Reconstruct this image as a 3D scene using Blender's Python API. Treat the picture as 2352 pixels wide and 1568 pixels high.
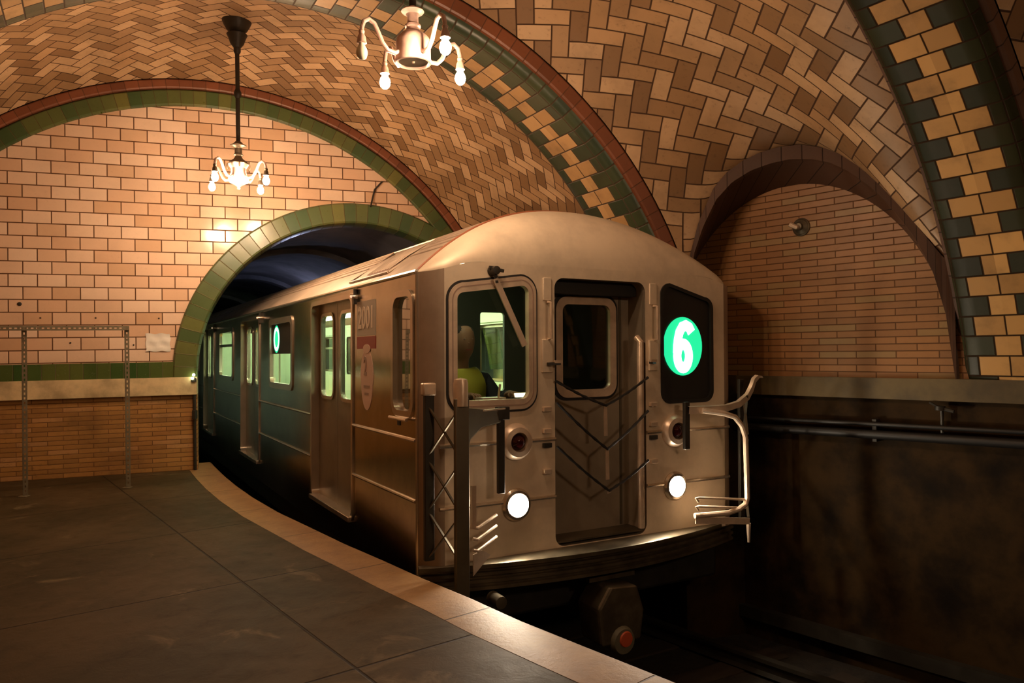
import bpy, bmesh, math, random
from mathutils import Vector, Matrix
from math import sin, cos, pi, radians, sqrt, atan2, asin, acos
random.seed(7)
for o in list(bpy.data.objects): bpy.data.objects.remove(o)
SC = bpy.context.scene; COL = SC.collection
# ---------------------------------------------------------------- camera, world, exposure
EYE = 1.35; FPX = 1720.0
cam = bpy.data.cameras.new('camera'); camo = bpy.data.objects.new('camera', cam); COL.objects.link(camo)
cam.sensor_width = 36; cam.lens = 36*FPX/2352; cam.clip_start = .05; cam.clip_end = 200
_p = radians(.63); _r = .0155
F = Vector((0, cos(_p), sin(_p))); R0 = Vector((1, 0, 0)); U0 = R0.cross(F)
RR = R0*cos(_r)-U0*sin(_r); UU = R0*sin(_r)+U0*cos(_r)
camo.matrix_world = Matrix(((RR.x, UU.x, -F.x, 0), (RR.y, UU.y, -F.y, 0), (RR.z, UU.z, -F.z, EYE), (0, 0, 0, 1)))
SC.camera = camo
wd = bpy.data.worlds.new('world'); SC.world = wd; wd.use_nodes = True
wd.node_tree.nodes['Background'].inputs[0].default_value = (.10, .09, .05, 1)
wd.node_tree.nodes['Background'].inputs[1].default_value = .0
vs = SC.view_settings; vs.view_transform = 'Standard'; vs.look = 'None'; vs.exposure = 0.2; vs.gamma = 1; vs.use_curve_mapping = False
BULB = 780.0; HEAD = 400.0
WARM = (1.0, .53, .235)
# ---------------------------------------------------------------- node helpers
class S:
    nt = None
    def __init__(s, k): s.k = k
    def _op(s, o, b=None, c=None, rev=False):
        n = S.nt.nodes.new('ShaderNodeMath'); n.operation = o
        args = [s, b, c]
        if rev: args = [b, s, c]
        for i, a in enumerate(args):
            if a is None: continue
            if isinstance(a, S): S.nt.links.new(a.k, n.inputs[i])
            else: n.inputs[i].default_value = a
        return S(n.outputs[0])
    def __add__(s, b): return s._op('ADD', b)
    __radd__ = __add__
    def __sub__(s, b): return s._op('SUBTRACT', b)
    def __rsub__(s, b): return s._op('SUBTRACT', b, rev=True)
    def __mul__(s, b): return s._op('MULTIPLY', b)
    __rmul__ = __mul__
    def __truediv__(s, b): return s._op('DIVIDE', b)
    def floor(s): return s._op('FLOOR')
    def fract(s): return s._op('FRACT')
    def abs(s): return s._op('ABSOLUTE')
    def fmod(s, b): return s._op('FLOORED_MODULO', b)
    def mn(s, b): return s._op('MINIMUM', b)
    def mx(s, b): return s._op('MAXIMUM', b)
    def gt(s, b): return s._op('GREATER_THAN', b)
    def lt(s, b): return s._op('LESS_THAN', b)
def mk(name):
    m = bpy.data.materials.new(name); m.use_nodes = True; S.nt = m.node_tree
    return m, m.node_tree, m.node_tree.nodes['Principled BSDF']
def lk(nt, a, b): nt.links.new(a.k if isinstance(a, S) else a, b)
def smooth(nt, x, a, b):
    n = nt.nodes.new('ShaderNodeMapRange'); n.interpolation_type = 'SMOOTHSTEP'
    lk(nt, x, n.inputs[0]); n.inputs[1].default_value = a; n.inputs[2].default_value = b
    return S(n.outputs[0])
def mixc(nt, f, a, b):
    n = nt.nodes.new('ShaderNodeMix'); n.data_type = 'RGBA'
    for s_, v in ((n.inputs[0], f), (n.inputs[6], a), (n.inputs[7], b)):
        if isinstance(v, S): nt.links.new(v.k, s_)
        elif isinstance(v, (int, float)): s_.default_value = v
        else: s_.default_value = (*v, 1)
    return S(n.outputs[2])
def uvs(nt):
    t = nt.nodes.new('ShaderNodeUVMap'); sp = nt.nodes.new('ShaderNodeSeparateXYZ'); lk(nt, t.outputs[0], sp.inputs[0])
    return S(sp.outputs[0]), S(sp.outputs[1])
def comb(nt, a, b, c=0.0):
    n = nt.nodes.new('ShaderNodeCombineXYZ')
    for i, v in enumerate((a, b, c)):
        if isinstance(v, S): nt.links.new(v.k, n.inputs[i])
        else: n.inputs[i].default_value = v
    return S(n.outputs[0])
def white(nt, a, b, c=0.0):
    n = nt.nodes.new('ShaderNodeTexWhiteNoise'); n.noise_dimensions = '3D'; lk(nt, comb(nt, a, b, c), n.inputs[0]); return S(n.outputs[0])
def noise(nt, vec, scale, detail=4, rough=.6, dist=0.0):
    n = nt.nodes.new('ShaderNodeTexNoise'); n.inputs['Scale'].default_value = scale; n.inputs['Detail'].default_value = detail
    n.inputs['Roughness'].default_value = rough; n.inputs['Distortion'].default_value = dist
    if vec is not None: lk(nt, vec, n.inputs[0])
    return S(n.outputs[0])
def objco(nt):
    n = nt.nodes.new('ShaderNodeTexCoord'); return S(n.outputs['Object'])
def bump(nt, h, bs, strength=1.0, dist=1.0):
    n = nt.nodes.new('ShaderNodeBump'); n.inputs['Strength'].default_value = strength; n.inputs['Distance'].default_value = dist
    lk(nt, h, n.inputs['Height']); nt.links.new(n.outputs[0], bs.inputs['Normal'])
def plain(name, col, rough=.6, metal=0.0, nz=0.0, nscale=8, bmp=0.0, spec=None):
    m, nt, b = mk(name)
    b.inputs['Roughness'].default_value = rough; b.inputs['Metallic'].default_value = metal
    b.inputs['Base Color'].default_value = (*col, 1)
    if spec is not None: b.inputs['Specular IOR Level'].default_value = spec
    if nz > 0:
        n = noise(nt, objco(nt), nscale, 5)
        lk(nt, mixc(nt, smooth(nt, n, .3, .7), tuple(c*(1-nz) for c in col), tuple(min(1, c*(1+nz*.6)) for c in col)), b.inputs['Base Color'])
        lk(nt, n*.25+(rough-.12), b.inputs['Roughness'])
        if bmp > 0: bump(nt, n, b, 1, bmp)
    return m
def emit(name, col, st):
    m, nt, b = mk(name); b.inputs['Base Color'].default_value = (*col, 1); b.inputs['Emission Color'].default_value = (*col, 1); b.inputs['Emission Strength'].default_value = st
    return m
def tilefin(nt, b, dist, rnd, fu, fv, w, h, colA, colB, grout, gw, rough, tilt, dirt=.35, rnd2=None, dscale=1.6, dark=None, groutrough=.85, reddish=None):
    mask = smooth(nt, dist, gw*.45, gw)
    c = mixc(nt, rnd, colA, colB)
    if dark is not None: c = mixc(nt, (rnd2.gt(dark[0]))*dark[2], c, dark[1])
    U, V = uvs(nt); n = noise(nt, comb(nt, U, V), dscale, 5, .65); nf = noise(nt, comb(nt, U, V, 3.3), 28, 3, .6)
    c = mixc(nt, smooth(nt, n, .42, .75)*dirt, c, tuple(x*.35 for x in colA))
    c = mixc(nt, smooth(nt, nf, .55, .8)*(dirt*.6), c, tuple(x*.4 for x in colB))
    lk(nt, mixc(nt, mask, grout, c), b.inputs['Base Color'])
    lk(nt, (1-mask)*(groutrough-rough)+rough+nf*.08, b.inputs['Roughness'])
    hgt = mask*.0022+((fu-.5)*w*(rnd-.5)+(fv-.5)*h*(rnd2-.5))*tilt + nf*.0007
    bump(nt, hgt, b)
def brickmat(name, w, h, colA, colB, grout, gw=.006, rough=.25, tilt=.03, off=.5, dirt=.35, dark=None, ou=0.0, ov=0.0, dscale=1.6, spec=.5):
    m, nt, b = mk(name); U, V = uvs(nt); b.inputs['Specular IOR Level'].default_value = spec
    v = (V+ov)/h; row = v.floor(); fv = v.fract()
    u = (U+ou)/w+row.fmod(2.0)*off; col = u.floor(); fu = u.fract()
    d = (fu.mn(1-fu)*w).mn(fv.mn(1-fv)*h)
    tilefin(nt, b, d, white(nt, col, row), fu, fv, w, h, colA, colB, grout, gw, rough, tilt, dirt, white(nt, col, row, 5.0), dscale, dark)
    return m
def herringmat(name, W, colA, colB, grout, gw=.008, rough=.38, tilt=.04, dirt=.62, dark=None, ou=0.0):
    m, nt, b = mk(name); U, V = uvs(nt); k = .70710678/W
    U = U+ou+40.0; V = V+40.0
    x = (U+V)*k; y = (V-U)*k+200.0
    i = x.floor(); j = y.floor(); fx = x.fract(); fy = y.fract()
    q = (i-j).fmod(4.0)
    hor = q.lt(1.5); k1 = q.gt(.5)*hor; k2 = q.lt(2.5)*(1-hor)
    hu = (fx+k1)*.5; hv = fy
    vv = (fy+k2)*.5; vu = fx
    dh = (hu.mn(1-hu)*2).mn(hv.mn(1-hv)); dv = (vv.mn(1-vv)*2).mn(vu.mn(1-vu))
    d = (dh*hor+dv*(1-hor))*W
    a = i-k1; c = j-k2
    fu = hu*hor+vv*(1-hor); fv = hv*hor+vu*(1-hor)
    # brick directions toned apart, painting in how light falls on tilted tiles
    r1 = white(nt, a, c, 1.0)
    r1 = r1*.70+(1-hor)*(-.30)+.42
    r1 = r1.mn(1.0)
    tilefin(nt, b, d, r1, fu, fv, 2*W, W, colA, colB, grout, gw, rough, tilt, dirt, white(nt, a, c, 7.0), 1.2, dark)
    return m
def steppat(name, green, green2, cream, cream2, grout, spec=.5):
    # u across the rib in metres (0 at its middle), v along the arc
    m, nt, b = mk(name); U, V = uvs(nt); h = .142
    v = V/h; row = v.floor(); fv = v.fract(); odd = row.fmod(2.0)
    au = U.abs(); half = odd*(-.115)+.198
    isc = au.lt(half)
    du = (au-half).abs()
    du = du.mn(au*(1-odd)+odd*9.0)
    du = du.mn((au-.29).abs())
    d = du.mn(fv.mn(1-fv)*h)
    side = U.gt(0.0)
    r1 = white(nt, row, side+isc*2.0, 2.0); r2 = white(nt, row, side+isc*2.0, 4.0)
    mask = smooth(nt, d, .003, .008)
    n = noise(nt, comb(nt, U, V), 3.0, 5, .65); nf = noise(nt, comb(nt, U, V, 3.3), 30, 3, .6)
    g = mixc(nt, r1, green, green2); cr = mixc(nt, r1, cream, cream2)
    c = mixc(nt, isc, g, cr); c = mixc(nt, smooth(nt, n, .45, .8)*.45, c, (.05, .035, .02))
    lk(nt, mixc(nt, mask, grout, c), b.inputs['Base Color'])
    lk(nt, (1-mask)*.5+.3+nf*.1, b.inputs['Roughness'])
    b.inputs['Specular IOR Level'].default_value = spec
    bump(nt, mask*.002+(fv-.5)*h*(r2-.5)*.05+nf*.0008, b)
    return m
def bandmat(name, L, cA, cB, grout, rough=.3, gw=.005, dirt=.3):
    m, nt, b = mk(name); U, V = uvs(nt)
    v = V/L; row = v.floor(); fv = v.fract(); d = fv.mn(1-fv)*L
    z = S(comb(nt, 0.0, 0.0).k)
    r1 = white(nt, row, 1.0, 3.0); r2 = white(nt, row, 2.0, 9.0)
    tilefin(nt, b, d, r1, fv*0.0+.5, fv, .1, L, cA, cB, grout, gw, rough, .06, dirt, r2)
    return m
# ---------------------------------------------------------------- materials
M = {}
M['cream_wall'] = brickmat('cream_wall_tile', .278, .1408, (.76, .57, .42), (.66, .43, .28), (.11, .045, .014), .0080, .13, .05, dark=(.86, (.55, .33, .18), .6), dirt=.18, ou=.05, ov=-.013)
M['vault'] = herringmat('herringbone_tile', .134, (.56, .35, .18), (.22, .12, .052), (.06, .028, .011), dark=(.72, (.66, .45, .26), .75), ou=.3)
M['orange_brick'] = brickmat('orange_roman_brick', .30, .052, (.42, .205, .052), (.29, .14, .036), (.15, .068, .018), .005, .5, .03, dirt=.85, dscale=1.3, dark=(.85, (.55, .30, .13), .5))
M['tan_brick'] = brickmat('tan_roman_brick', .30, .054, (.36, .17, .055), (.27, .125, .04), (.12, .055, .02), .005, .4, .03, dirt=.3, dark=(.85, (.30, .19, .07), .8))
M['green_band'] = bandmat('green_glazed_tile', .135, (.03, .085, .022), (.10, .125, .03), (.10, .08, .03), .22)
M['green_bullnose'] = bandmat('green_bullnose_tile', .135, (.04, .085, .03), (.155, .155, .04), (.10, .08, .03), .25)
M['red_band'] = bandmat('oxblood_tile', .135, (.23, .075, .032), (.15, .05, .022), (.12, .05, .025), .4)
M['brown_band'] = bandmat('dark_brown_tile', .16, (.095, .042, .02), (.06, .027, .014), (.025, .012, .007), .6)
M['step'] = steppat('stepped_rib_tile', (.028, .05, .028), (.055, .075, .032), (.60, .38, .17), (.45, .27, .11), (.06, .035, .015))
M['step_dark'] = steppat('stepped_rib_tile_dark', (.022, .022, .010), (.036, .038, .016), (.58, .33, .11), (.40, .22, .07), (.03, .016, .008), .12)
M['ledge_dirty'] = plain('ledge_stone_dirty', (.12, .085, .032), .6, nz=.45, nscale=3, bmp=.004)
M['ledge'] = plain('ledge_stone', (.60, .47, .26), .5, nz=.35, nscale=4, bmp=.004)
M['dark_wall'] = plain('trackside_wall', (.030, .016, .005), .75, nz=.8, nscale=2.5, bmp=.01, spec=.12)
M['tunnel'] = plain('tunnel_plaster', (.20, .20, .23), .8, nz=.45, nscale=1.2, bmp=.02)
M['ballast'] = plain('track_bed', (.022, .017, .012), .95, nz=.5, nscale=12, bmp=.03)
M['iron'] = plain('dark_iron', (.035, .03, .022), .5, .3, nz=.2)
M['brass'] = plain('weathered_bronze', (.16, .12, .08), .42, .6, nz=.25, nscale=30)
M['pink_paint'] = plain('chandelier_paint', (.62, .43, .36), .45, .1, nz=.15, nscale=25)
M['dim_bulb'] = plain('unlit_bulb_glass', (.85, .80, .62), .25)
M['bulb'] = emit('lit_bulb', (1, .66, .41), BULB)
M['bulb_near'] = emit('lit_bulb_near', (1, .66, .41), BULB*.72)
M['bulb_far'] = emit('lit_bulb_far', (1, .66, .41), BULB*.75)
M['black'] = plain('black_rubber', (.012, .011, .010), .5)
M['void'] = plain('black_void', (.004, .004, .004), .8)
M['concrete_edge'] = None
M['white_paper'] = plain('paper_in_sleeve', (.80, .76, .68), .12)
def floormat():
    m, nt, b = mk('platform_concrete'); U, V = uvs(nt)
    uv = comb(nt, U, V)
    n = noise(nt, uv, .9, 6, .65); n2 = noise(nt, uv, 7, 6, .7, .4); n3 = noise(nt, uv, 2.3, 5, .6, .8)
    c = mixc(nt, smooth(nt, n, .35, .65), (.038, .027, .011), (.070, .046, .021))
    c = mixc(nt, smooth(nt, n3, .60, .74)*.7, c, (.20, .145, .08))
    c = mixc(nt, smooth(nt, n2, .5, .8)*.6, c, (.025, .017, .009))
    du = ((U+.515)/1.9).fract(); dv = ((V+2.98)/1.55).fract()
    d = (du.mn(1-du)*1.9).mn(dv.mn(1-dv)*1.55)
    mask = smooth(nt, d, .003, .010)
    lk(nt, mixc(nt, mask, (.02, .013, .008), c), b.inputs['Base Color'])
    lk(nt, n2*.25+.5, b.inputs['Roughness']); b.inputs['Specular IOR Level'].default_value = .12
    bump(nt, mask*.004+n2*.004, b)
    return m
def edgemat():
    m, nt, b = mk('platform_edge_strip'); U, V = uvs(nt); uv = comb(nt, U, V)
    n = noise(nt, uv, 5, 6, .7); n2 = noise(nt, uv, 30, 4, .7)
    c = mixc(nt, smooth(nt, n, .35, .7), (.28, .15, .048), (.20, .10, .03))
    c = mixc(nt, smooth(nt, n2, .6, .8)*.6, c, (.14, .07, .03))
    dv = (V/1.1).fract(); d = dv.mn(1-dv)*1.1; mask = smooth(nt, d, .002, .008)
    lk(nt, mixc(nt, mask, (.05, .025, .01), c), b.inputs['Base Color']); b.inputs['Roughness'].default_value = .6
    bump(nt, n2*.003+mask*.003, b); return m
M['floor'] = floormat(); M['edge'] = edgemat()
def steel(name, col, rough, brush=0.0, streak=(1, 1, 40), metal=.85):
    m, nt, b = mk(name); b.inputs['Metallic'].default_value = metal; b.inputs['Roughness'].default_value = rough
    mp = nt.nodes.new('ShaderNodeMapping'); mp.inputs['Scale'].default_value = streak; lk(nt, objco(nt), mp.inputs[0])
    n = noise(nt, S(mp.outputs[0]), 3, 4, .6); n2 = noise(nt, objco(nt), 2.2, 5, .65)
    lk(nt, mixc(nt, smooth(nt, n2, .3, .75), col, tuple(c*.72 for c in col)), b.inputs['Base Color'])
    lk(nt, n*brush+rough, b.inputs['Roughness'])
    bump(nt, n, b, .3, .0015); return m
M['side_steel'] = steel('brushed_steel_side', (.60, .54, .43), .11, .10, (1, 60, 1), 1.0)
M['front_steel'] = steel('brushed_steel_front', (.84, .70, .52), .42, .15, (60, 1, 1), .2)
M['roof_steel'] = steel('roof_steel', (.62, .50, .38), .38, .15, (1, 1, 1), .5)
M['storm_steel_shaded'] = steel('storm_door_steel_shaded', (.34, .28, .20), .42, .15, (60, 1, 1), .3)  # darker than the front steel: shade of the recess put into the colour
M['corner_steel_shaded'] = steel('corner_steel_shaded', (.42, .31, .22), .45, .15, (60, 1, 1), .45)  # front steel darkened, the shading of the turned bevel is in the colour
M['seam'] = plain('seam_sealant', (.30, .10, .045), .6)
M['chrome'] = steel('polished_trim', (.72, .62, .50), .18, .08, (1, 1, 1))
M['door_steel'] = steel('door_steel', (.40, .36, .28), .28, .15, (60, 1, 1))
M['gate_steel'] = steel('gate_steel', (.20, .17, .12), .4, .15, (1, 1, 1))
M['gate_bright'] = plain('worn_bright_steel', (.74, .58, .43), .36, .45, nz=.15)
M['dark_metal'] = plain('underframe', (.03, .026, .02), .6, .4, nz=.3)
M['rib_metal'] = plain('anticlimber_steel', (.16, .13, .085), .4, .7, nz=.35, nscale=6)
M['dark_green'] = plain('side_dark', (.02, .024, .015), .4)
M['maroon'] = plain('maroon_patch', (.34, .07, .055), .4)
M['plate'] = plain('number_plate', (.46, .40, .31), .4)
M['plate_text'] = plain('plate_digits', (.78, .66, .50), .35)
M['decal'] = plain('faded_decal', (.70, .47, .36), .35)
M['decal_dark'] = plain('decal_marks', (.36, .24, .18), .4)
M['interior_wall'] = plain('car_interior', (.62, .68, .50), .45)
M['interior_dim'] = plain('cab_interior', (.10, .11, .09), .6)
M['seat'] = plain('orange_seat', (.80, .42, .06), .4)
M['ceiling_light'] = emit('car_ceiling_light', (.80, 1.0, .66), 15.0)
M['cab_light'] = emit('cab_door_light', (1.0, .92, .60), 2.5)
M['headlight'] = emit('headlight_lens', (1.0, .83, .62), HEAD)
M['tail'] = plain('red_lens', (.03, .003, .003), .05)
M['sign_green'] = emit('sign_green', (.012, .58, .24), 1.3)
M['sign_white'] = emit('sign_white', (.80, 1.0, .92), 4.0)
M['amber'] = emit('marker_lamp', (1.0, .62, .40), .7)
M['jamb_lamp'] = emit('jamb_bulb', (.90, 1.0, .62), 16.0)
M['cool_bulb'] = emit('tunnel_bulb', (.60, .66, 1.0), 300.0)
M['red_face'] = plain('red_paint', (.55, .09, .03), .5)
M['vest'] = plain('yellow_vest', (.70, .70, .10), .7)
M['skin'] = plain('skin', (.35, .20, .13), .6)
M['hair'] = plain('dark_hair', (.02, .015, .012), .7)
M['cloth'] = plain('navy_cloth', (.05, .055, .08), .8)
def glassmat(name, tint, gl=.0):
    m, nt, b = mk(name); out = nt.nodes['Material Output']; nt.nodes.remove(b)
    t = nt.nodes.new('ShaderNodeBsdfTransparent'); t.inputs[0].default_value = (*tint, 1)
    g = nt.nodes.new('ShaderNodeBsdfGlossy'); g.inputs[1].default_value = .03; g.inputs[0].default_value = (.95, .95, .95, 1)
    f = nt.nodes.new('ShaderNodeLayerWeight'); f.inputs[0].default_value = .5
    mx = nt.nodes.new('ShaderNodeMixShader'); S.nt = nt; fac = S(f.outputs[1])._op('POWER', 4.0)*.8+.04
    lk(nt, (fac+gl).mn(1.0), mx.inputs[0]); nt.links.new(t.outputs[0], mx.inputs[1]); nt.links.new(g.outputs[0], mx.inputs[2]); nt.links.new(mx.outputs[0], out.inputs[0])
    return m
M['glass'] = glassmat('window_glass', (.80, .86, .78))
M['glass_dark'] = glassmat('tinted_glass', (.50, .52, .48), .03)
M['glass_mirror'] = glassmat('cab_side_glass', (.40, .42, .38), .42)
# ---------------------------------------------------------------- mesh builder
class MB:
    def __init__(s): s.v = []; s.f = []; s.uv = []; s.mi = []
    def add(s, vs_, fs, uv=None, mi=0):
        o = len(s.v); s.v += [tuple(v) for v in vs_]
        for f in fs:
            s.f.append(tuple(o+i for i in f)); s.mi.append(mi)
            s.uv.append([tuple(uv[i]) for i in f] if uv else [(s.v[o+i][0], s.v[o+i][2]) for i in f])
        return s
    def grid(s, P, UV=None, closed=False, mi=0):
        n = len(P); m = len(P[0]); vs_ = [p for r in P for p in r]; uv = [q for r in UV for q in r] if UV else None
        fs = []
        for i in range(n-1):
            for j in range(m-1 if not closed else m):
                k = (j+1) % m
                fs.append((i*m+j, i*m+k, (i+1)*m+k, (i+1)*m+j))
        return s.add(vs_, fs, uv, mi)
    def box(s, a, b, rot=0, c=None, mi=0):
        x0, y0, z0 = a; x1, y1, z1 = b
        vs_ = [(x, y, z) for z in (z0, z1) for y in (y0, y1) for x in (x0, x1)]
        return s.add(vs_, [(0, 2, 3, 1), (4, 5, 7, 6), (0, 1, 5, 4), (2, 6, 7, 3), (0, 4, 6, 2), (1, 3, 7, 5)], mi=mi)
    def bar(s, p, q, w, t, up=(0, 0, 1)):
        p = Vector(p); q = Vector(q); d = (q-p).normalized(); u = Vector(up)
        if abs(d.dot(u)) > .95: u = Vector((0, 1, 0))
        a = d.cross(u).normalized(); b = a.cross(d)
        vs_ = [c+a*(sx*w/2)+b*(sy*t/2) for c in (p, q) for sy in (-1, 1) for sx in (-1, 1)]
        return s.add(vs_, [(0, 2, 3, 1), (4, 5, 7, 6), (0, 1, 5, 4), (2, 6, 7, 3), (0, 4, 6, 2), (1, 3, 7, 5)])
    def tube(s, pts, r, n=10, cap=True, flat=1.0, up=None):
        pts = [Vector(p) for p in pts]; m = len(pts); rs = r if isinstance(r, (list, tuple)) else [r]*m
        P = []; prev = Vector(up) if up else None
        for i, p in enumerate(pts):
            d = (pts[min(i+1, m-1)]-pts[max(i-1, 0)]).normalized()
            if prev is None: prev = d.orthogonal().normalized()
            a = (prev-d*prev.dot(d))
            a = a.normalized() if a.length > 1e-5 else d.orthogonal().normalized()
            prev = a; b = d.cross(a)
            P.append([p+a*(cos(t*2*pi/n)*rs[i])+b*(sin(t*2*pi/n)*rs[i]*flat) for t in range(n)])
        s.grid(P, closed=True)
        if cap:
            s.add(P[0], [tuple(range(n-1, -1, -1))]); s.add(P[-1], [tuple(range(n))])
        return s
    def lathe(s, prof, c=(0, 0, 0), axis='z', n=24, cap=True):
        P = []
        for r, h in prof:
            row = []
            for t in range(n):
                a = t*2*pi/n
                if axis == 'z': row.append((c[0]+r*cos(a), c[1]+r*sin(a), c[2]+h))
                elif axis == 'y': row.append((c[0]+r*cos(a), c[1]+h, c[2]+r*sin(a)))
                else: row.append((c[0]+h, c[1]+r*cos(a), c[2]+r*sin(a)))
            P.append(row)
        s.grid(P, closed=True)
        if cap:
            if prof[0][0] > 1e-4: s.add(P[0], [tuple(range(n-1, -1, -1))])
            if prof[-1][0] > 1e-4: s.add(P[-1], [tuple(range(n))])
        return s
    def plate(s, outer, holes, t, fn, edge=True):
        """flat plate from 2-D loops; fn(a,b,c)->xyz, c in 0..t"""
        bm = bmesh.new(); loops = [outer]+list(holes); es = []; ids = {}
        for L in loops:
            vs_ = [bm.verts.new((a, b, 0)) for a, b in L]
            for i in range(len(vs_)): es.append(bm.edges.new((vs_[i], vs_[(i+1) % len(vs_)])))
        bmesh.ops.triangle_fill(bm, use_beauty=True, use_dissolve=False, edges=es)
        bm.verts.index_update(); co = [(v.co.x, v.co.y) for v in bm.verts]; fs = [tuple(v.index for v in f.verts) for f in bm.faces]; bm.free()
        if not fs: print('PLATE FILL FAILED', len(outer), len(holes))
        s.add([fn(a, b, 0) for a, b in co], fs, co)
        if t:
            s.add([fn(a, b, t) for a, b in co], [f[::-1] for f in fs], co)
            if edge:
                for L in loops:
                    n = len(L)
                    vs_ = [fn(a, b, 0) for a, b in L]+[fn(a, b, t) for a, b in L]
                    s.add(vs_, [(i, (i+1) % n, n+(i+1) % n, n+i) for i in range(n)], list(L)+list(L))
        return s
    def build(s, name, mat, parent=None, smooth=True, angle=35, bevel=0, mats=None, sub=0, fix=True):
        me = bpy.data.meshes.new(name); me.from_pydata(s.v, [], s.f)
        ul = me.uv_layers.new(name='UVMap'); k = 0; flat = []
        for q in s.uv:
            for c in q: flat += [c[0], c[1]]
        ul.data.foreach_set('uv', flat)
        for m_ in ([mat] if not mats else mats): me.materials.append(M[m_] if isinstance(m_, str) else m_)
        if mats: me.polygons.foreach_set('material_index', s.mi)
        if fix:
            bm = bmesh.new(); bm.from_mesh(me); bmesh.ops.remove_doubles(bm, verts=bm.verts, dist=1e-5)
            bmesh.ops.recalc_face_normals(bm, faces=bm.faces); bm.to_mesh(me); bm.free()
        me.polygons.foreach_set('use_smooth', [smooth]*len(me.polygons))
        if smooth: me.set_sharp_from_angle(angle=radians(angle))
        me.update()
        o = bpy.data.objects.new(name, me); COL.objects.link(o)
        if parent: o.parent = parent
        if bevel:
            b = o.modifiers.new('bevel', 'BEVEL'); b.width = bevel; b.segments = 2; b.limit_method = 'ANGLE'; b.angle_limit = radians(40)
        return o
def tag(o, label=None, cat=None, group=None, kind=None):
    if label: o['label'] = label
    if cat: o['category'] = cat
    if group: o['group'] = group
    if kind: o['kind'] = kind
    return o
def struct(o, label=None):
    o['kind'] = 'structure'
    if label: o['label'] = label
    return o
def empty(name, loc=(0, 0, 0), rz=0, parent=None):
    o = bpy.data.objects.new(name, None); o.empty_display_size = .1; COL.objects.link(o); o.location = loc; o.rotation_euler = (0, 0, rz)
    if parent: o.parent = parent
    return o
def textmesh(body, size, extrude=.002, offset=0.0):
    cu = bpy.data.curves.new('t', 'FONT'); cu.body = body; cu.size = size; cu.extrude = extrude; cu.offset = offset; cu.align_x = 'CENTER'; cu.align_y = 'CENTER'
    o = bpy.data.objects.new('t', cu); COL.objects.link(o); bpy.context.view_layer.update()
    me = bpy.data.meshes.new_from_object(o.evaluated_get(bpy.context.evaluated_depsgraph_get()))
    vs_ = [v.co.copy() for v in me.vertices]; fs = [tuple(p.vertices) for p in me.polygons]
    bpy.data.objects.remove(o); bpy.data.curves.remove(cu); bpy.data.meshes.remove(me)
    return vs_, fs
def rrect(x0, y0, x1, y1, r, n=5, tl=None, tr=None):
    """rounded rectangle; tl / tr give the height of the top left / right corner"""
    yl = tl if tl is not None else y1; yr = tr if tr is not None else y1
    out = []
    for cx, cy, a0 in ((x1-r, yr-r, 0), (x0+r, yl-r, 90), (x0+r, y0+r, 180), (x1-r, y0+r, 270)):
        for i in range(n+1):
            a = radians(a0+90*i/n); out.append((cx+r*cos(a), cy+r*sin(a)))
    return out
def ring(mb, o, i, fn, t0, t1):
    n = len(o); A = [fn(a, b, t0) for a, b in o]; B = [fn(a, b, t1) for a, b in o]; C = [fn(a, b, t1) for a, b in i]; D = [fn(a, b, t0) for a, b in i]
    for X, Y in ((A, B), (B, C), (C, D), (D, A)): mb.add(X+Y, [(k, (k+1) % n, n+(k+1) % n, n+k) for k in range(n)])
    return mb
# ================================================================ THE STATION
class Arc:
    def __init__(s, cx, cy, phi, R, cz):
        s.C = Vector((cx, cy)); s.phi = radians(phi); s.w = Vector((cos(s.phi), sin(s.phi))); s.n = Vector((-sin(s.phi), cos(s.phi))); s.R = R; s.cz = cz
    def p(s, a, dr=0.0, dn=0.0):
        r = s.R+dr; q = s.C+s.w*(r*cos(a))+s.n*dn
        return Vector((q.x, q.y, s.cz+r*sin(a)))
    def ang(s, z, dr=0.0):
        v = (z-s.cz)/(s.R+dr); return asin(max(-1, min(1, v)))
END = Arc(-3.60, 8.87, 20.2, 3.53, .75)
R2F = Arc(-2.16, 6.12, 17.2, 3.5, .75); R2N = Arc(-1.83, 5.48, 17.2, 3.5, .75)
R3F = Arc(.23, 3.35, 34, 3.65, .55); R3N = Arc(.588, 2.82, 34, 3.65, .55)
R4F = Arc(2.3, .95, 51, 3.65, .55); R4N = Arc(2.8, .55, 51, 3.65, .55)
ZL = 1.09       # ledge top
def rib(name, A, B, label, extra=.26, n=96, mat='step'):
    """arched rib between planes A (far) and B (near): soffit and two side faces"""
    mb = MB(); a0 = A.ang(ZL); P = []; UV = []
    wid = (A.C-B.C).length
    for k in range(n+1):
        a = a0+(pi-2*a0)*k/n
        row = [A.p(a, extra), A.p(a, .06), A.p(a, .02, -.02), A.p(a, 0, -.06)]
        uv = [wid/2+.2, wid/2, wid/2, wid/2-.06]
        for j in range(1, 6):
            f = j/6; q = A.p(a, 0, -.06).lerp(B.p(a, 0, .06), f); row.append(q); uv.append((wid/2-.06)*(1-2*f))
        row += [B.p(a, 0, .06), B.p(a, .02, .02), B.p(a, .06), B.p(a, extra)]
        uv += [-wid/2+.06, -wid/2, -wid/2, -wid/2-.2]
        P.append(row); UV.append([(u, a*A.R) for u in uv])
    mb.grid(P, UV); o = mb.build(name, mat, smooth=True, angle=50)
    return struct(o, label)
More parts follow.
